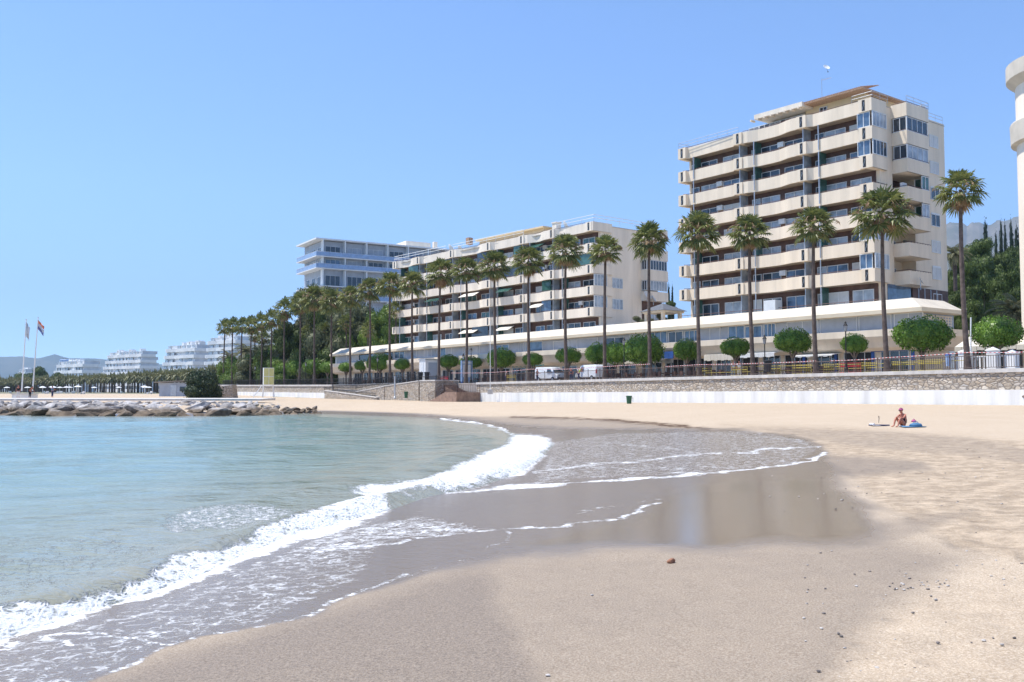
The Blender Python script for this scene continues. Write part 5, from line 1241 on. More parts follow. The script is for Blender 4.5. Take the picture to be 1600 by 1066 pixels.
# ------------------------------------------------------------------ people
def skin_mesh(name, joints, edges, radii, root, mt, subdiv=1):
    me = bpy.data.meshes.new(name); me.from_pydata([tuple(j) for j in joints], edges, [])
    o = bpy.data.objects.new(name, me); COL.objects.link(o); m = o.modifiers.new('skin', 'SKIN')
    sv = me.skin_vertices[0].data
    for i, q in enumerate(radii): sv[i].radius = q if hasattr(q, '__len__') else (q, q); sv[i].use_root = (i == root)
    m.use_smooth_shade = True; s_ = o.modifiers.new('sub', 'SUBSURF'); s_.levels = subdiv; s_.render_levels = subdiv
    dg = bpy.context.evaluated_depsgraph_get(); e = o.evaluated_get(dg); nm_ = bpy.data.meshes.new_from_object(e); nm_.materials.clear(); nm_.materials.append(mt)
    nm_.polygons.foreach_set('use_smooth', [True]*len(nm_.polygons)); bpy.data.objects.remove(o); return nm_
def head_bits(J, E, Rd, neck_i, H, face, k=1.):
    """head grown from the neck: cranium, face, chin; face = unit vector it looks along"""
    up = Vector((0,0,1)); b = len(J)
    J += [H-up*.04*k-face*.01, H+up*.03*k-face*.015, H+up*.09*k-face*.015]; Rd += [.072*k, .088*k, .062*k]; E += [(neck_i, b), (b, b+1), (b+1, b+2)]
    J += [H-up*.035*k+face*.075*k, H-up*.095*k+face*.055*k]; Rd += [.028*k, .030*k]; E += [(b, b+3), (b, b+4)]     # nose base, chin
    return b
def hand(J, E, Rd, wrist_i, W_, d, side, curl=.4):
    """palm with four fingers of unequal length and a thumb from its side"""
    b = len(J); J.append(W_+d*.05); Rd.append((.034,.018)); E.append((wrist_i, b))
    up = d.cross(side).normalized()
    for k, (o, L) in enumerate([(-.026,.066),(-.009,.078),(.009,.072),(.026,.055)]):
        i = len(J); J += [W_+d*.088+side*o, W_+d*(.088+L*.5)+side*o*1.1-up*.012*curl, W_+d*(.088+L*.85)+side*o*1.15-up*.05*curl]; Rd += [.010,.009,.007]; E += [(b, i), (i, i+1), (i+1, i+2)]
    i = len(J); J += [W_+d*.035+side*-.045, W_+d*.07+side*-.06-up*.01]; Rd += [.011,.009]; E += [(b, i), (i, i+1)]
def face_parts(root, H, face, k=1., glasses=False, haircol='hair', long=False):
    side = Vector((face.y, -face.x, 0)); up = Vector((0,0,1))
    m_ = MB(); c = H-up*.035*k+face*.085*k; m_.add([c+up*.035, c+side*.014-face*.01, c-side*.014-face*.01, c+face*.022-up*.004], [(0,1,3),(0,3,2),(1,2,3)]); m_.build('nose', M['skin'], root)
    for s_ in (1,-1):
        m_ = MB(); m_.lathe([(.002,-.012),(.013,0),(.002,.012)], 8); m_.build('eye', M['dark' if glasses else 'white'], root, H+up*.008+face*.082*k+side*.03*s_)
        m_ = MB(); m_.lathe([(.006,-.03),(.018,0),(.006,.03)], 8); m_.build('ear', M['skin'], root, H-up*.01+side*.086*k*s_)
    m_ = MB(); c = H-up*.068*k+face*.088*k; m_.tube([c-side*.025, c+face*.004, c+side*.025], .006, 5); m_.build('mouth', M['pinkcloth'], root)
    if glasses:
        m_ = MB(); c = H+up*.01+face*.095*k
        for s_ in (1,-1): m_.box(-.028,.028,-.008,.008,-.02,.02, Matrix.Translation(c+side*.034*s_) @ Matrix.Rotation(math.atan2(side.y, side.x), 4, 'Z'))
        m_.build('sunglasses', M['dark'], root)
    m_ = MB(); vs = []; fs = []
    for j in range(7):
        for i in range(14):
            w = i/14*6.283; e = -.35+j/6*(math.pi/2+.35); rr = .100*k*math.cos(e); p = H+up*(.025*k+.115*k*math.sin(e))+face*rr*math.cos(w)*1.02-face*.02+side*rr*math.sin(w)
            if e < .35 and math.cos(w) > .45: p = H+up*.06*k+face*rr*math.cos(w)*.6+side*rr*math.sin(w)*.8
            vs.append(p)
    for j in range(6):
        for i in range(14): fs.append((j*14+i, j*14+(i+1)%14, (j+1)*14+(i+1)%14, (j+1)*14+i))
    m_.add(vs, fs)
    if long: m_.tube([H-face*.08+up*.02, H-face*.11-up*.10, H-face*.09-up*.20], [.06,.05,.02], 8)
    m_.build('hair', M[haircol], root, smooth=True)

# the sunbather: sits knees up, forearms on her knees, looking out to sea (camera left)
gp_ = ground_at(1412, 667); gp_.z = gz(gp_.x, gp_.y)
sb = thing('person', 'woman in black swimsuit sitting on the sand with knees drawn up', 'person', gp_, 0)
V = Vector; fc = V((-.86,-.50,0)).normalized(); sdv = V((fc.y, -fc.x, 0))      # faces left and a little to the camera
def L3(f, s, z): return fc*f+sdv*s+V((0,0,z))
J = []; E = []; Rd = []
def add(p, q, par=None):
    J.append(p); Rd.append(q)
    if par is not None: E.append((par, len(J)-1))
    return len(J)-1
pel = add(L3(0,0,.15), (.155,.13)); w1 = add(L3(-.03,0,.33), (.135,.105), pel); ch = add(L3(.06,0,.54), (.15,.11), w1); nk0 = add(L3(.11,0,.66), (.07,.06), ch); nk = add(L3(.15,0,.73), .052, nk0)
Hh = L3(.20,0,.84); head_bits(J, E, Rd, nk, Hh, fc)
for s_ in (1,-1):
    h1 = add(L3(.06,.10*s_,.13), .10, pel); kn = add(L3(.42,.13*s_,.47), .062, h1); cf = add(L3(.52,.13*s_,.28), .052, kn); an = add(L3(.60,.12*s_,.07), .036, cf); ft = add(L3(.70,.13*s_,.035), (.04,.028), an); add(L3(.80,.135*s_,.025), (.036,.018), ft)
    sh = add(L3(.08,.17*s_,.61), .056, ch); el = add(L3(.27,.22*s_,.46), .043, sh); wr = add(L3(.45,.06*s_,.51), .030, el)
    hand(J, E, Rd, wr, L3(.45,.06*s_,.51), (fc*.75-sdv*s_*.6-V((0,0,.15))).normalized(), V((0,0,1))*.8+fc*.2, .6)
bd = skin_mesh('body', J, E, Rd, 0, M['skin'], 2); put('body', bd, sb); sb.scale = (.82,.82,.82)
J = []; E = []; Rd = []
a_ = add(L3(.0,0,.14), (.205,.175)); b_ = add(L3(-.04,0,.33), (.185,.150), a_); c_ = add(L3(.045,0,.52), (.19,.15), b_)
for s_ in (1,-1): q_ = add(L3(.06,.09*s_,.16), .105, a_); q2 = add(L3(.07,.11*s_,.60), .022, c_); add(L3(.06,.10*s_,.675), .018, q2)
put('swimsuit', skin_mesh('swimsuit', J, E, Rd, 0, M['black'], 1), sb); face_parts(sb, Hh, fc, 1., True)
m_ = MB(); m_.lathe([(.03,.115),(.09,.10),(.108,.05),(.11,.02),(.106,.018)], 16); q_ = m_.build('headscarf', M['pinkcloth'], sb, Hh-fc*.02)
# towel, bag, sandals
tg = ground_at(1424, 668); tw = MB(); vs = []; fs = []
for i in range(11):
    for j in range(7): x, y = (i/10-.5)*.9, (j/6-.5)*.6; vs.append((x, y, .018+.012*math.sin(x*5+j)+.010*math.sin(y*9)))
for i in range(10):
    for j in range(6): fs.append((i*7+j, (i+1)*7+j, (i+1)*7+j+1, i*7+j+1))
tw.add(vs, fs); o = tw.build('beach_towel', M['bluecloth'], None, V((tg.x+.05, tg.y, gz(tg.x+.05, tg.y)+.03)), True); tag(o, 'blue towel spread under the sitting woman', 'towel')
m_ = o.modifiers.new('thick', 'SOLIDIFY'); m_.thickness = .02
def sack(name, label, px, py, col, s_, cat, dz=.0):
    g = ground_at(px, py); m_ = MB(); m_.lathe([(.05,0),(.8,.05),(1.,.35),(.82,.75),(.4,.95),(.1,1.)], 14); vs = []
    for i, v in enumerate(m_.v): vs.append((v[0]*(1+.15*math.sin(i*1.7)), v[1]*(1+.12*math.sin(i*2.3)), v[2]*(1+.1*math.sin(i*1.1))))
    m_.v = vs; t = thing(name, label, cat, (g.x, g.y, gz(g.x, g.y)+dz)); o = m_.build('cloth', M[col], t, smooth=True); o.scale = s_
    m_ = MB(); m_.tube([(-.5*s_[0],0,.8*s_[2]),(-.2*s_[0],0,1.35*s_[2]),(.2*s_[0],0,1.35*s_[2]),(.5*s_[0],0,.8*s_[2])], .012, 5); m_.build('strap', M[col], t); return t
sack('beach_bag', 'blue checked bag lying behind the sitting woman', 1431, 668, 'bluecloth', (.25,.16,.17), 'bag', .02)
sack('cloth_bundle', 'small pink bundle on top of the blue bag', 1428, 667, 'pinkcloth', (.10,.09,.10), 'bundle', .19)
g = ground_at(1374, 666); t = thing('beach_mat', 'white and dark mat lying left of the sitting woman', 'mat', (g.x, g.y, gz(g.x, g.y)+.02)); m_ = MB(); m_.box(-.28,.28,-.2,.2,0,.035); m_.tube([(-.3,-.2,.05),(-.3,.2,.05)], .06, 8); m_.build('sheet', M['whitecloth'], t)
m_ = MB(); m_.tube([(-.5,-.1,.03),(.35,-.24,.03)], .03, 6); m_.build('dark_edge', M['navy'], t)
g = ground_at(1373, 661); t = thing('stick', 'short upright stick in the sand left of the sitting woman', 'stick', (g.x, g.y, gz(g.x, g.y))); m_ = MB(); m_.tube([(0,0,0),(.02,0,.2),(.01,0,.32)], [.012,.015,.022], 6); m_.build('shaft', M['dark'], t)

def stander(px, py, Y, zfoot, lab, top, bottom, bend=0., h=1.72, ang=0., arms='down'):
    p = at(px, py, Y); t = thing('person', lab, 'person', (p.x, Y, zfoot), ang); k = h/1.72
    J = []; E = []; Rd = []
    def ad(q, r_, par=None):
        J.append(V(q)*k); Rd.append(tuple(c*k for c in r_) if hasattr(r_, '__len__') else r_*k)
        if par is not None: E.append((par, len(J)-1))
        return len(J)-1
    f = bend; pe = ad((0,0,.93), (.16,.11)); wa = ad((0,-.10*f,1.12), (.13,.09), pe); ch = ad((0,-.30*f,1.34-.08*f), (.17,.10), wa); n0 = ad((0,-.42*f,1.47-.16*f), .055, ch)
    Hh = V((0,-.50*f,1.62-.22*f)); fv = V((0,-1,0)); head_bits(J, E, Rd, n0, Hh*k, fv, 1.)
    for s_ in (1,-1):
        hp = ad((.10*s_,0,.86), .088, pe); kn = ad((.11*s_,-.03,.48), .058, hp); an = ad((.12*s_,.02,.09), .040, kn); ad((.13*s_,-.12,.04), (.042,.03), an)
        sh = ad((.20*s_,-.29*f,1.40-.08*f), .052, ch)
        if arms == 'down': el = ad((.26*s_,-.35*f,1.12-.1*f), .040, sh); wq = V((.26*s_,-.08-.45*f,.86-.05*f))
        elif arms == 'out': el = ad((.40*s_,-.1,1.36), .040, sh); wq = V((.52*s_,-.2,1.50))
        else: el = ad((.25*s_,-.20,1.14), .040, sh); wq = V((.16*s_,-.42,1.10))
        wr = ad(wq, .028, el); hand(J, E, Rd, wr, wq*k, V((0,-.4,-1)).normalized() if arms == 'down' else V((.2*s_,-1,.2)).normalized(), V((0,1,0)) if arms == 'down' else V((1,0,0)))
    put('body', skin_mesh('body', J, E, Rd, 0, M['skin'], 1), t)
    J = []; E = []; Rd = []; a_ = ad((0,0,.90), (.172,.122)); b_ = ad((0,-.10*f,1.12), (.15,.108), a_); c_ = ad((0,-.30*f,1.36-.08*f), (.185,.115), b_)
    for s_ in (1,-1): q = ad((.20*s_,-.29*f,1.40-.08*f), .066, c_); e2 = V((.26*s_,-.35*f,1.12-.1*f)) if arms == 'down' else V((.33*s_,-.1,1.34)); ad(V((.20*s_,-.29*f,1.40-.08*f)).lerp(e2, .6), .058, q)
    put('shirt', skin_mesh('shirt', J, E, Rd, 0, M[top], 1), t)
    J = []; E = []; Rd = []; a_ = ad((0,0,.95), (.168,.118))
    for s_ in (1,-1): q = ad((.10*s_,0,.84), .10, a_); q2 = ad((.11*s_,-.03,.48), .074, q); ad((.12*s_,.01,.14), .06, q2)
    put('trousers', skin_mesh('trousers', J, E, Rd, 0, M[bottom], 1), t); face_parts(t, Hh*k, fv); return t
Yp = 128.; zpath = CZ-.86
stander(29, 600, 126, zpath, 'person in black top and white shorts standing left of the flagpoles', 'black', 'whitecloth', ang=R(20))
stander(47, 605, 124, zpath, 'person in dark clothes bending behind the white plinth', 'black', 'black', .9, ang=R(70))
stander(82, 602, 138, zpath, 'person in blue shirt and dark shorts standing right of the flagpoles', 'bluecloth', 'navy', ang=R(150), arms='front')
for px, off, lab, a, b_, bn, an_, ar in [(829,3.5,'worker in yellow vest bending beside the rear van','hi','navy',.8,R(-60),'front'),(839,3.8,'worker in dark shirt standing at the doors of the rear van','navy','navy',.1,R(60),'front'),(893,3.6,'worker in navy top at the front of the second van','navy','navy',.2,R(-30),'down'),(905,4.4,'worker in white shirt beside the windscreen of the second van','whitecloth','navy',0,R(20),'down'),(904,2.6,'worker in yellow vest crouching by the second van','hi','navy',.9,R(80),'front'),(790,3.4,'person in grey-green clothing walking near the blue notice board','whitecloth','navy',.3,R(90),'down'),(1146,5.5,'person in pale shirt beside the awnings, left of the clipped tree','whitecloth','bluecloth',0,R(10),'down'),(1155,5.8,'second person in white beside the awnings, right of the clipped trunk','whitecloth','whitecloth',0,R(-20),'down')]:
    g = WP(px, off, 575); stander(px, 575, g.y, zt(g.y)-.06, lab, a, b_, bn, 1.74, an_, ar)

# ------------------------------------------------------------------ rocks of the breakwater, path, flagpoles
def rock_mesh(seed):
    r = random.Random(seed); bm = bmesh.new(); bmesh.ops.create_icosphere(bm, subdivisions=3, radius=1)
    pl = [(V((r.gauss(0,1), r.gauss(0,1), r.gauss(0,1))).normalized(), r.uniform(.5,.85)) for _ in range(11)]
    for v in bm.verts:
        for n_, d in pl:
            q = v.co.dot(n_)
            if q > d: v.co -= n_*(q-d)
        v.co *= 1+.05*math.sin(v.co.x*5+seed)+.04*math.sin(v.co.y*8+v.co.z*6)
        v.co.z *= .72
    me = bpy.data.meshes.new('rock'); bm.to_mesh(me); bm.free(); me.materials.append(M['rock']); return me
RK = [rock_mesh(s) for s in range(9)]
r = random.Random(5); n = 0
for row, (yb, yjit, sz, zz) in enumerate([(646,1.5,1.05,-.05),(641,2.5,1.0,.22),(636,2.5,.9,.45),(631,2,.75,.62),(628,1.2,.6,.78),(627,1,.5,.92)]):
    px = -60
    while px < 500:
        k = 1.0 if px < 330 else max(.38, 1.0-(px-330)/230)
        yw = np.interp(px, [-60,0,200,300,400,480,500], [-1,-2,4,3,1,-2,-3])
        if px > 440 and row > 2: break
        zc = zz*(1 if px < 400 else .8); Y = (81.+row*3.4)+ (88-81)*np.interp(px,[0,300,500],[.6,0,.9])*.0+np.interp(px,[-60,0,200,300,400,500],[5,4,0,1,3,9]) + r.uniform(-.8,.8)
        p = at(px, 640, Y); s_ = sz*k*r.uniform(.75,1.35)
        o = put('breakwater_rock', r.choice(RK), None, (p.x, Y, zc-.1*r.random()), r.uniform(0,6), (s_*r.uniform(.9,1.5), s_*r.uniform(.8,1.1), s_*r.uniform(.5,.85)))
        o.rotation_euler = (r.uniform(-.4,.4), r.uniform(-.4,.4), r.uniform(0,6)); tag(o, 'grey angular boulder in the heaped breakwater of rough rocks', 'rock', 'boulders of the breakwater'); n += 1
        px += s_*1.75*F/Y/1.0*r.uniform(.7,.95)*1.15
print('rocks', n)
b = MB(); a = at(-150, 622, 108); c = at(420, 622, 106); b.add([(a.x-60,104,1.30),(c.x,103,1.30),(c.x,109,1.36),(a.x-60,110,1.36),(a.x-60,104,1.1),(c.x,103,1.1),(c.x,109,1.1),(a.x-60,110,1.1)], [(0,1,2,3),(4,5,1,0),(5,6,2,1),(6,7,3,2),(7,4,0,3)]); tag(b.build('breakwater_path', M['cap']), kind='structure')
Yf = 128.
pl = at(39, 617, Yf); t = thing('flag_plinth', 'low white plinth at the foot of the two flagpoles', 'plinth', (pl.x, Yf, zpath-.35)); w = 31*Yf/F/2
b = MB(); b.box(-w, w, -.8, .8, 0, .85); b.build('block', M['whitewall'], t); b = MB(); b.box(-w-.08, w+.08, -.88, .88, .853, .95); b.build('top_slab', M['cap'], t)
def flagpole(px0, py0, px1, py1, lab, cols, kind):
    a = at(px0, py0, Yf); c = at(px1, py1, Yf); t = thing('flagpole', lab, 'flagpole', (a.x, Yf, a.z)); d = c-a; b = MB(); b.tube([(0,0,0), (d.x,d.y,d.z)], [.10,.06], 8); b.build('pole', M['white'], t)
    b = MB(); b.lathe([(.02,-.1),(.1,0),(.02,.1)], 8, (d.x,d.y,d.z+.05)); b.build('finial', M['alu'], t)
    cloth = MB(); nx, nz = 9, 9
    for j, cc in enumerate(cols):
        g = MB(); vs = []; fs = []; z1 = -.25-j*kind[1]/len(cols); z0 = -.25-(j+1)*kind[1]/len(cols)
        for i in range(nx+1):
            for q in range(3):
                s_ = i/nx; zz = z1+(z0-z1)*q/2; x_ = s_*kind[0]; z_ = zz-s_*kind[2]*(1 if j else .9); vs.append((d.x+x_, .18*math.sin(s_*7+zz)*s_, d.z+z_))
        for i in range(nx):
            for q in range(2): fs.append((i*3+q, (i+1)*3+q, (i+1)*3+q+1, i*3+q+1))
        g.add(vs, fs); o = g.build('flag' if j == 0 else 'flag_stripe', M[cc], t, smooth=True); o.modifiers.new('thick', 'SOLIDIFY').thickness = .02
M['flagw'] = mat('flag_white', (.6,.6,.62), .8, .1, 3); M['flagb'] = mat('flag_blue', (.18,.2,.38), .8, .1, 3); M['flago'] = mat('flag_orange', (.8,.24,.12), .8, .1, 3)
flagpole(34, 611, 41, 500, 'left white flagpole with a limp grey-white flag', ['flagw'], (.5,1.9,.9))
flagpole(51, 611, 59.5, 497, 'right white flagpole with an orange and blue flag streaming', ['flago','flagw','flagb'], (.85,1.25,1.0))

# ------------------------------------------------------------------ things on the promenade and the beach
def lamp(px, off, ytop, lab):
    g = WP(px, off, 560); z0 = zt(g.y)-.05; H = at(px, ytop, g.y).z-z0; t = thing('street_lamp', lab, 'street lamp', (g.x, g.y, z0), 0, 'street lamps on the promenade')
    b = MB(); b.lathe([(.17,0),(.17,.5),(.12,.55),(.10,.9),(.06,1.0),(.05,H-.95),(.09,H-.9)], 10); b.build('post', M['iron'], t)
    b = MB(); b.lathe([(.10,H-.9),(.17,H-.42)], 6); b.build('lantern_glass', M['glassC'], t)
    b = MB(); b.lathe([(.22,H-.42),(.20,H-.36),(.10,H-.2),(.08,H-.16),(.10,H-.1),(.03,H-.02),(.015,H)], 8)
    for k in range(6): w = k*1.047; b.tube([(.10*math.cos(w),.10*math.sin(w),H-.9),(.175*math.cos(w),.175*math.sin(w),H-.42)], .012, 4)
    b.build('lantern_cap', M['iron'], t)
for px, yt, off, lab in [(1322,502,1.4,'black street lamp nearest the small clipped tree'),(1195,523,1.6,'black street lamp left of the mushroom-shaped tree'),(975,527,1.6,'black street lamp in front of the big double tree'),(736,543,1.6,'black street lamp in front of the blue notice board'),(724,552,3.4,'black street lamp just left of the blue notice board'),(590,557,1.6,'black street lamp left of the white cabin'),(478,565,1.6,'distant street lamp, second from the left'),(399,571,1.6,'distant street lamp right of the small kiosk')]: lamp(px, off, yt, lab)
def pole(px, py0, py1, Y, r_, mt, name, lab, base=False):
    a = at(px, py0, Y); c = at(px, py1, Y); t = thing(name, lab, 'pole', (a.x, Y, a.z)); b = MB(); b.tube([(0,0,0),(c.x-a.x,0,c.z-a.z)], r_, 8); b.build('shaft', mt, t)
    b = MB(); b.lathe([(r_*1.7,-.1),(r_*1.7,.12),(r_*1.1,.2)], 8); b.build('foot', mt, t)
    if base: b = MB(); b.box(-.35,.35,-.3,.3,-.6,.02); b.build('base_block', M['cap'], t)
pole(617, 622, 588, 138, .11, M['alu'], 'metal_post', 'thick grey metal post standing on the sand by the ramp')
pole(766, 609, 502, WP(766,-1.5,560).y, .045, M['white'], 'thin_mast', 'tall thin white mast rising from the base of the sea wall', True)
pole(1517, 560, 496, WP(1517,6,560).y, .06, M['white'], 'thin_mast', 'thin white pole just right of the rightmost palm trunk')
def bin_(px, py, Y, w, h, mt, lab, lid='dark'):
    p = at(px, py, Y); t = thing('litter_bin', lab, 'bin', (p.x, Y, p.z)); b = MB(); b.lathe([(w*.38,.0),(w*.5,h*.93),(w*.52,h*.93)], 12); b.build('barrel', M[mt], t)
    b = MB(); b.lathe([(w*.56,h*.90),(w*.56,h*.97),(w*.30,h)], 12); b.build('rim', M[lid], t); b = MB(); b.tube([(w*.5,0,h*.7),(w*.66,0,h*.8),(w*.66,0,h*.3)], .02, 5); b.build('handle', M[lid], t)
g = ground_at(983, 631); bin_(983, 632, g.y, .52, .78, 'green', 'green litter bin on the sand in front of the whitewashed wall', 'green')
bin_(634.5, 622, 139, .6, .95, 'green', 'green litter bin beside the stone stair block', 'green')
g = WP(1200, 1.6, 580); bin_(1200, 581.5, g.y, .75, 1.15, 'dark', 'dark bin behind the fence next to the street lamp')
g = WP(1482, 2.2, 575); bin_(1482, 572.5, g.y, .45, 1.0, 'bluerail', 'blue bin behind the fence beside the white gate pillars', 'blue')
bin_(354, 617, 190, .8, 1.2, 'dark', 'dark bin on the sand near the big bush')
for px, lab in ((667,'dark bin left of the pair in front of the white cabin'),(657,'dark bin at the left corner of the white cabin')):
    g = WP(px, .9, 590); bin_(px, 595, g.y, .8, 1.35, 'dark', lab)
# white cabin and far kiosk
def cabin(px0, px1, yt, off, lab, depth=2.5):
    g = WP(px0, off, 590); z0 = zt(g.y)-.06; H = at(px0, yt, g.y).z-z0; t = thing('white_cabin', lab, 'cabin', (g.x, g.y, z0), AW)
    W_ = (px1-px0)*g.y/F*1.02; b = MB(); b.box(-W_*.62, 0, -depth, 0, 0, H); b.build('wall', M['white'], t)
    b = MB(); b.box(-W_*.62-.12,.12,-depth-.12,.12,H+.002,H+.16); b.build('roof', M['alu'], t)
    b = MB(); b.box(-W_*.45,-W_*.22,.003,.05,.1,H-.3); d = b.build('door', M['frame'], t); b = MB(); b.box(-W_*.25,-W_*.24,.05,.09,H*.45,H*.55); b.build('handle', M['dark'], d)
    b = MB(); b.box(-W_*.62-.04,-W_*.62-.003,-depth*.85,-depth*.2,.5,H-.4); b.build('side_panel', M['greywin'], t)
cabin(655, 686, 563, 3.0, 'white cabin with a grey side behind the stair block')
cabin(370, 387, 583, 3.0, 'small white kiosk with pitched roof among the far palm trunks', 2)
# blue notice board
g = WP(729, 3.2, 580); z0 = zt(g.y)-.06; t = thing('notice_board', 'tall blue notice board with a pale map panel', 'notice board', (g.x, g.y, z0), AW+math.pi/2)
b = MB(); b.box(-.95,.95,-.12,.12,.25,3.35); b.build('frame', M['bluerail'], t)
for s_ in (1,-1): b = MB(); b.box(.8*s_-.08,.8*s_+.08,-.1,.1,0,.25); b.build('leg', M['blue'], t)
for s_ in (1,-1): b = MB(); b.box(-.7,.7,.121*s_ if s_ > 0 else -.14,.14 if s_ > 0 else -.121,.9,2.75); b.build('map_panel', M['whitecloth'], t)
for s_ in (1,-1): b = MB(); b.box(-.8,.8,.121*s_ if s_ > 0 else -.135,.135 if s_ > 0 else -.121,2.9,3.2); b.build('title_strip', M['frame'], t)
M['paley'] = mat('pale_yellow', (.60,.57,.24), .6, .1, 2)
# lifeguard tower on the beach
Yl = 150.; p = at(419, 621, Yl); t = thing('lifeguard_tower', 'white and yellow lifeguard tower on tall legs on the sand', 'lifeguard tower', (p.x, Yl, p.z), R(20)); zc = at(419,602,Yl).z-p.z; ztp = at(419,575,Yl).z-p.z
for x_ in (-.75,.75):
    for y_ in (-.6,.6): b = MB(); b.tube([(x_*1.15,y_*1.1,0),(x_,y_,zc)], .06, 6); b.build('leg', M['white'], t)
b = MB(); b.box(-.8,.8,-.65,.65,zc,ztp); b.build('cabin', M['white'], t)
for x_ in (-.76,.04): b = MB(); b.box(x_,x_+.72,-.70,-.652,zc+.12,zc+(ztp-zc)*.48); b.build('yellow_panel', M['paley'], t)
for x_ in (-.76,.04): b = MB(); b.box(x_,x_+.72,-.70,-.652,zc+(ztp-zc)*.52,ztp-.08); b.build('yellow_panel', M['paley'], t)
b = MB(); b.tube([(-1.0,.2,zc),(-2.3,.4,0)], .05, 5); b.tube([(-1.0,-.4,zc),(-2.3,-.4,0)], .05, 5)
for i in range(6): q = i/6; b.tube([(-1.0-1.3*q,.2+.2*q,zc*(1-q)),(-1.0-1.3*q,-.4,zc*(1-q))], .035, 5)
b.build('ladder', M['white'], t)
# grey beach hut left of the bush, bollard-like boat
p = at(270, 617, 165); t = thing('beach_hut', 'low grey beach hut with flat brown roof beside the dark bush', 'hut', (p.x, 165, 1.25)); b = MB(); b.box(-2.4,2.6,0,4,0,2.4); b.build('wall', M['greywin'], t); b = MB(); b.add([(-3.2,-.6,2.4),(4.4,-.6,2.75),(4.4,4.4,2.75),(-3.2,4.4,2.4),(-3.2,-.6,2.55),(4.4,-.6,2.9),(4.4,4.4,2.9),(-3.2,4.4,2.55)], [(3,2,1,0),(4,5,6,7),(0,1,5,4),(1,2,6,5),(2,3,7,6),(3,0,4,7)]); b.build('roof', M['soffit'], t)
b = MB(); b.box(-.4,.6,-.06,-.005,.1,2.0); b.build('door', M['alu'], t); b = MB(); b.box(1.2,2.2,-.05,-.005,.9,1.7); b.build('window', M['glassD'], t)
# low mound / masonry by the bush
p = at(348, 610, 175); t = thing('masonry_stub', 'sloping broken masonry stub between the dark bush and the far sea wall', 'wall', (p.x, 175, .9)); b = MB(); b.add([(-2.6,0,0),(2.0,0,0),(2.0,3,0),(-2.6,3,0),(-1.2,0,2.1),(1.8,0,2.4),(1.8,2.6,2.4),(-1.2,2.6,2.1)], [(3,2,1,0),(4,5,6,7),(0,1,5,4),(1,2,6,5),(2,3,7,6),(3,0,4,7)]); b.build('stone_face', M['stone'], t); b = MB(); b.box(-1.1,1.75,.1,2.5,2.41,2.5); b.build('cap', M['cap'], t)
# vans
def van(px, off, lab, ang):
    g = WP(px, off, 575); t = thing('white_van', lab, 'van', (g.x, g.y, zt(g.y)-.06), ang)
    prof = [(-2.3,.45),(-2.3,1.75),(-2.1,1.98),(.9,1.98),(1.15,1.9),(1.75,1.2),(2.25,1.02),(2.4,.8),(2.4,.45)]
    b = MB(); n = len(prof); vs = []
    for y in (-.9,.9): vs += [(x, y*(1 if z < 1.3 else .9), z) for x, z in prof]
    b.add(vs, [tuple(range(n)), tuple(range(n,2*n))[::-1]]+[(i,(i+1)%n,n+(i+1)%n,n+i) for i in range(n)]); body = b.build('body', M['vanwhite'], t); body.modifiers.new('bevel','BEVEL').width = .06
    for s_ in (-1,1):
        b = MB(); b.add([(.35,.86*s_,1.75),(.95,.85*s_,1.75),(1.5,.905*s_,1.22),(.35,.915*s_,1.22)], [(0,1,2,3)]); o = b.build('side_window', M['glassD'], t); o.modifiers.new('t','SOLIDIFY').thickness = .03
        for x in (-1.45,1.5): 
            b = MB(); b.tube([(x,.72*s_,.34),(x,.93*s_,.34)], .34, 16); w_ = b.build('wheel', M['rubber'], t); b = MB(); b.tube([(x,.93*s_,.34),(x,.945*s_,.34)], .2, 12); b.build('rim', M['alu'], w_)
        b = MB(); b.box(2.36,2.42,.55*s_-.18,.55*s_+.18,.75,.95); b.build('headlight', M['glassC'], t)
        b = MB(); b.box(-2.34,-2.29,.78*s_-.08,.78*s_+.08,.9,1.4); b.build('tail_light', M['red'], t)
    b = MB(); b.add([(1.0,-.72,1.82),(1.0,.72,1.82),(1.68,.78,1.24),(1.68,-.78,1.24)], [(0,1,2,3)]); o = b.build('windscreen', M['glassD'], t, (.08,0,.06)); o.modifiers.new('t','SOLIDIFY').thickness = .03
    b = MB(); b.box(2.38,2.5,-.85,.85,.4,.6); b.build('bumper', M['dark'], t); return t
van(860, 6.2, 'white van with its rear toward the blue notice board', AW+math.pi+.05)
van(924, 5.2, 'white van nosing left behind the second worker group', AW-.12)
# barriers, tape, cones
def barrier(px, off, lab, mt):
    g = WP(px, off, 580); t = thing('work_barrier', lab, 'barrier', (g.x, g.y, zt(g.y)-.06), AW, 'works barriers'); b = MB()
    b.tube([(0,0,.15),(0,0,1.0),(2.2,0,1.0),(2.2,0,.15),(0,0,.15)], .03, 5)
    for i in range(1,12): b.tube([(i*.183,0,.15),(i*.183,0,1.0)], .014, 4)
    b.build('frame', M[mt], t); b = MB(); b.box(.05,2.15,-.03,.03,.68,.78); b.build('plate', M[mt], t)
    for x in (.3,1.9): b = MB(); b.tube([(x,-.3,.02),(x,0,.15),(x,.3,.02)], .02, 5); b.build('foot', M[mt], t)
for i, (px, off, c) in enumerate([(700,2.4,'red'),(806,3.2,'yellow'),(1112,3.4,'yellow'),(1168,3.6,'yellow'),(1220,3.6,'yellow'),(1268,3.6,'yellow'),(1318,3.8,'yellow'),(1345,3.6,'red'),(1372,3.8,'yellow'),(1430,3.8,'yellow'),(1472,3.2,'yellow')]):
    barrier(px, off, '%s works barrier behind the fence, %s from the left' % (c, ORD[i]), c)
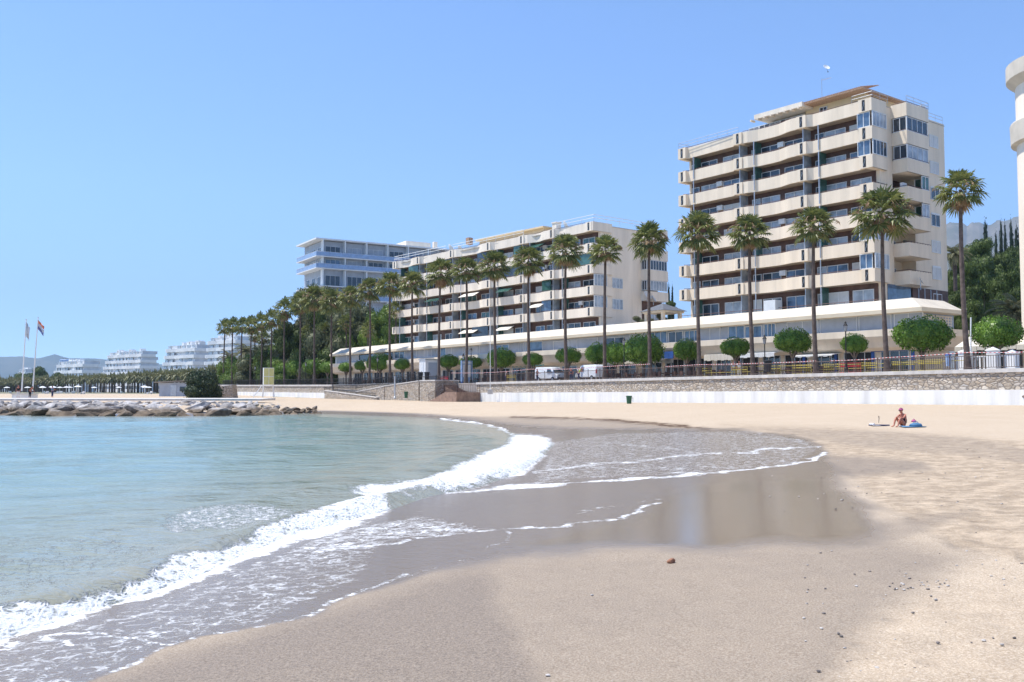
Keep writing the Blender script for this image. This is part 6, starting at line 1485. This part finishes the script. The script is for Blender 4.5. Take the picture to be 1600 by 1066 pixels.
def tape(pts, off, lab, mt='tape'):
    P = []
    for px, py in pts: g = WP(px, off, py); P.append(at(px, py, g.y))
    t = tag(MB().tube([p-P[0] for p in P], .024, 4).build('barrier_tape', M[mt], None, P[0]), lab, 'tape'); t.scale = (1,1,1); return t
tape([(1298,564),(1350,562),(1386,559),(1440,556),(1512,551),(1560,551),(1610,550)], 2.0, 'red and white tape strung between the right-hand palm trunks')
tape([(1040,573),(1093,570),(1150,569),(1177,568),(1240,566),(1275,564)], 2.0, 'red and white tape strung along the middle palms')
tape([(705,583),(750,583),(790,581),(830,577),(885,577),(945,573),(1016,569)], 2.0, 'red and white tape strung past the vans')
tape([(1170,573),(1275,571),(1386,568),(1512,563)], 2.6, 'yellow tape behind the fence under the right-hand palms', 'yellow'); tape([(1100,583),(1275,578),(1386,574)], 2.8, 'lower yellow tape behind the fence under the middle palms', 'yellow')
# restaurant awnings, tables
def awn(px0, px1, yt, yb, lab, mt='awning', off=12.0, d=2.6):
    g0 = WP(px1, off, yt); g1 = WP(px0, off, yt); dv = g1-g0; L_ = dv.length; an = math.atan2(dv.y, dv.x); zt_ = at(px1, yt, g0.y).z; zb_ = at(px1, yb, g0.y).z
    t = thing('shop_awning', lab, 'awning', (g0.x, g0.y, 0), an, 'awnings over the terraces')
    b = MB(); b.add([(0,-d,zt_+.25),(L_,-d,zt_+.25),(L_,0,zt_-.12),(0,0,zt_-.12),(0,-d,zt_+.2),(L_,-d,zt_+.2),(L_,0,zt_-.17),(0,0,zt_-.17)], [(0,1,2,3),(4,7,6,5),(0,4,5,1),(1,5,6,2),(2,6,7,3),(3,7,4,0)]); b.build('cloth', M[mt], t)
    b = MB(); n_ = int(L_/.5); 
    for i in range(n_): b.box(i*L_/n_+.01,(i+1)*L_/n_-.01,.0,.03,zb_-(.06 if i % 2 else 0),zt_-.14)
    b.build('valance', M[mt], t)
    for x in (.1, L_-.1): b = MB(); b.tube([(x,-.05,zt(g0.y)-.1),(x,-.05,zt_-.15)], .035, 5); b.build('post', M['alu'], t)
for px0, px1, yt, yb, lab, mt in [(1100,1148,551,562,'cream awning left of the pale-shirted person','awning'),(1156,1210,549,557,'white awning behind the black lamp','white'),(1040,1052,554,567,'short cream awning left of a clipped tree','awning'),(1008,1048,556,566,'cream awning under the big double tree','awning'),(975,1004,558,567,'bulging cream awning beside the street lamp','awning'),(944,972,560,568,'bulging cream awning right of the white van','awning'),(800,850,564,571,'teal awning behind the rear van','teal'),(690,700,573,580,'small cream awning behind the white cabin','awning'),(600,650,576,583,'pale awning left of the white cabin','white'),(490,560,588,593,'pale awning behind the far clipped trees','white'),(1240,1300,552,556,'thin pale awning beside the blue shop surround','white')]:
    awn(px0, px1, yt, yb, lab, mt)
r = random.Random(8)
tb = None
for i, px in enumerate(list(range(1020,1100,11))+list(range(1104,1300,17))+[720,745,770]+list(range(560,650,16))+[960,975,990,1004]):
    g = WP(px, 9.0+r.uniform(-1.5,1.5), 578)
    if tb is None:
        tb = thing('cafe_table', 'x', 'table', (g.x, g.y, zt(g.y)-.06)); b = MB(); b.box(-.6,.6,-.6,.6,.70,.76); b.build('table_top', M['brown'], tb); b = MB(); b.tube([(0,0,0),(0,0,.7)], .04, 6); b.lathe([(.3,0),(.3,.03)], 10); b.build('leg', M['dark'], tb)
        for s_ in (-1,1):
            b = MB(); b.box(-.22,.22,s_*.85-.22,s_*.85+.22,.42,.47); b.box(-.22,.22,s_*1.07-.03,s_*1.07+.03,.47,.95)
            for x in (-.2,.2):
                for y in (-.2,.2): b.tube([(x,s_*.85+y,0),(x,s_*.85+y,.42)], .02, 4)
            b.build('chair_set', M['brown'], tb)
        o = tb
    else: o = dup(tb)
    o.location = (g.x, g.y, zt(g.y)-.06); o.rotation_euler = (0,0,AW+r.uniform(-.3,.3)); tag(o, 'dark brown cafe table with chairs on the shaded restaurant terraces', 'table', 'cafe tables on the terraces')
# white gate pillars and pale tent on the right
for i, (px, yt) in enumerate([(1508,545),(1552,542),(1582,546)]):
    g = WP(px, 5.5, 560); t = thing('gate_pillar', 'white gate pillar with pointed cap, %s from the left' % ORD[i], 'pillar', (g.x, g.y, zt(g.y)-.1), AW, 'white gate pillars'); H = at(px, yt, g.y).z-zt(g.y)+.1
    b = MB(); b.box(-.38,.38,-.38,.38,0,H-.3); b.build('shaft', M['whitewall'], t); b = MB(); b.add([(-.46,-.46,H-.298),(.46,-.46,H-.298),(.46,.46,H-.298),(-.46,.46,H-.298),(0,0,H)], [(3,2,1,0),(0,1,4),(1,2,4),(2,3,4),(3,0,4)]); b.build('cap', M['white'], t)
g = WP(1530, 6.2, 560); t = thing('white_railing', 'white balustrade between the gate pillars', 'railing', (g.x, g.y, zt(g.y)-.1), AW); b = MB(); b.box(-2.2,2.0,-.06,.06,1.25,1.4); b.box(-2.2,2.0,-.06,.06,.1,.25); b.build('rails', M['white'], t)
b = MB()
for i in range(13): b.box(-2.1+i*.33,-1.98+i*.33,-.04,.04,.25,1.25)
b.build('balusters', M['white'], t)
g = WP(1606, 16, 540); z_ = at(1606, 530, g.y).z; t = thing('terrace_canopy', 'cream canopy with scalloped edge at the right edge behind the pillars', 'canopy', (g.x, g.y, zt(g.y)), AW)
b = MB(); hz_ = z_-zt(g.y); b.add([(-6,-3,hz_-.6),(5,-3,hz_-.6),(5,3,hz_-.6),(-6,3,hz_-.6),(-6,0,hz_+.6),(5,0,hz_+.6)], [(0,1,5,4),(2,3,4,5),(1,2,5),(3,0,4),(3,2,1,0)]); b.build('cloth', M['awning'], t)
b = MB()
for i in range(16): b.box(-6+i*.69,-5.36+i*.69,2.97,3.02,hz_-.95-(.08 if i % 2 else 0),hz_-.58)
b.build('scalloped_valance', M['awning'], t)
for x in (-5.5,4.5): b = MB(); b.tube([(x,2.7,0),(x,2.7,hz_-.6)], .05, 6); b.build('post', M['white'], t)
# low shed on the right behind the gate, driftwood pole leaning on the wall
a = ground_at(1532, 632); c = at(1604, 620, WP(1604,-.6,620).y); t = thing('leaning_pole', 'long weathered pole leaning from the sand against the whitewashed wall', 'pole', a); b = MB(); b.tube([(0,0,.06), c-a+V((0,0,.05))], [.07,.10], 7); b.build('shaft', M['bark'], t); b = MB(); b.lathe([(.12,0),(.16,.08),(.08,.2)], 8); b.build('stump_end', M['bark'], t)
# ------------------------------------------------------------------ stones and shells in the foreground
def pebble_mesh(seed, mt):
    rr = random.Random(seed); bm = bmesh.new(); bmesh.ops.create_icosphere(bm, subdivisions=2, radius=1); pl = [(V((rr.gauss(0,1), rr.gauss(0,1), rr.gauss(0,1))).normalized(), rr.uniform(.6,.9)) for _ in range(7)]
    for v in bm.verts:
        for n_, d in pl:
            q = v.co.dot(n_)
            if q > d: v.co -= n_*(q-d)
    me = bpy.data.meshes.new('pebble'); bm.to_mesh(me); bm.free(); me.materials.append(mt); return me
PB = [pebble_mesh(s, M['pebble']) for s in (1,2)]+[pebble_mesh(s, M['shell']) for s in (3,4)]
g = ground_at(1049, 880); o = put('broken_brick', pebble_mesh(9, M['brick']), None, (g.x, g.y, g.z+.02), .4, (.055,.04,.035)); tag(o, 'orange-brown piece of broken brick alone on the smooth sand', 'brick piece')
r = random.Random(2)
spots = [(1418+r.gauss(0,22), 919+r.gauss(0,8)) for _ in range(22)]+[(1465+r.gauss(0,12), 915+r.gauss(0,4)) for _ in range(10)]+[(r.uniform(1250,1600), r.uniform(850,1060)) for _ in range(46)]+[(925,931),(1335,898),(1336,899),(1320,1014),(1282,865),(1390,1025),(1370,1045),(1345,1050),(1525,833),(1521,725),(856,1057)]
for i, (px, py) in enumerate(spots):
    g = ground_at(px, py); s_ = r.uniform(.006,.015)*(1.3 if i > 89 else 1); o = put('pebble', PB[r.randrange(4)], None, (g.x, g.y, g.z+.25*s_+.004), r.uniform(0,6), (s_*1.2, s_, s_*.6)); tag(o, 'small pebble or shell scattered on the dry sand', 'pebble', 'pebbles scattered on the sand')
for i in range(60):
    px, py = r.uniform(1180,1600), r.uniform(700,800); g = ground_at(px, py); s_ = r.uniform(.010,.02); o = put('pebble', PB[r.randrange(4)], None, (g.x, g.y, g.z+.012), r.uniform(0,6), (s_*1.2, s_, s_*.6)); tag(o, 'small pebble or shell scattered on the dry sand', 'pebble', 'pebbles scattered on the sand')
# ------------------------------------------------------------------ far palm grove and parasols beyond the breakwater
def far_palm(seed):
    rr = random.Random(seed); g = MB(); g.mi = 1; g.tube([(0,0,0),(.1,0,4.5)], [.28,.2], 6); g.mi = 0
    for i in range(26):
        u = (i+.5)/26; el = R(75-u*110+rr.uniform(-8,8)); az = i*2.4; h = V((math.cos(az), math.sin(az), 0)); d = h*math.cos(el)+V((0,0,math.sin(el))); s_ = V((-math.sin(az), math.cos(az), 0)); L_ = rr.uniform(2.0,2.7); c = V((.1,0,4.6)); m__ = c+d*L_*.55; t_ = c+d*L_+V((0,0,-.9*math.cos(el)))
        g.add([c, m__+s_*.32, t_, m__-s_*.32], [(0,1,2,3)])
    return g.mesh('far_palm', [M['date'], M['trunk']])
FP = [far_palm(s) for s in (1,2,3)]
r = random.Random(12); n = 0
for i in range(190):
    px = -40+i*2.02+r.uniform(-2,2); 
    if px > 345: break
    Y = float(np.interp(px, [-40,100,220,345], [520,440,360,300]))+r.uniform(-25,35); yt = float(np.interp(px, [-40,60,150,300,345], [592,589,586,578,572]))+r.uniform(-2.5,3); p = at(px, yt, Y); z0 = float(zinf(Y))-.1; H = p.z-z0; o = put('grove_palm', r.choice(FP), None, (p.x, Y, z0), r.uniform(0,6), (H/6.4*.8, H/6.4*.8, H/6.1)); tag(o, 'distant feather palm in the beach grove before the white hotels', 'palm tree', 'palms of the far beach grove')
for i, (px, yt, w, Y) in enumerate([(62,574,40,520),(40,582,50,540),(10,588,60,540),(90,583,36,560),(-20,590,60,560)]):
    p = at(px, yt, Y); k = w*Y/F/2; t = thing('far_tree', 'distant dark round tree left of the hotels, %s in the clump' % ORD[i], 'tree', (p.x, Y, 1.6), 0, 'far trees left of the hotels'); put('crown', PINE[i % 3], t, (0,0,0), i, (k/1.15,k/1.15,(p.z-1.6)/1.22)); put('trunk', TRK, t, (0,0,0), 0, (3,3,4))
b = MB(); b.tube([(0,0,0),(0,0,2.2)], .06, 5, False); b.mi = 1; b.lathe([(1.1,1.9),(.6,2.15),(.05,2.3)], 10); PA = b.mesh('beach_parasol', [M['white'], M['whitecloth']])
b = MB(); b.box(-.9,.9,-.3,.3,.3,.42); b.box(.5,.9,-.3,.3,.42,.8); b.box(-.8,-.7,-.25,.25,0,.3); b.box(.6,.7,-.25,.25,0,.3); LG = b.mesh('beach_lounger', M['whitecloth'])
for i in range(18):
    px = r.uniform(0,300); Y = r.uniform(250,330); p = at(px, 610, Y); z0 = float(zinf(Y)); o = put('beach_parasol', PA, None, (p.x, Y, z0), 0); tag(o, 'distant white beach parasol on the sand before the palm grove', 'parasol', 'parasols of the far beach')
    o = put('beach_lounger', LG, None, (p.x+1.8, Y-1, z0), r.uniform(0,6)); tag(o, 'distant white lounger between the far beach parasols', 'lounger', 'loungers of the far beach')

# ------------------------------------------------------------------ sea haze
hm = bpy.data.materials.new('haze_air'); hm.use_nodes = True; hn = hm.node_tree.nodes; hn.clear()
hv = hn.new('ShaderNodeVolumePrincipled'); hv.inputs['Density'].default_value = .85e-4; hv.inputs['Color'].default_value = (.55,.76,1,1); hv.inputs['Anisotropy'].default_value = .2
ho = hn.new('ShaderNodeOutputMaterial'); hm.node_tree.links.new(hv.outputs[0], ho.inputs['Volume'])
b = MB(); b.box(-9500, 9500, -9500, 13000, -4, 1500); hz_o = b.build('haze', hm); hz_o['kind'] = 'stuff'
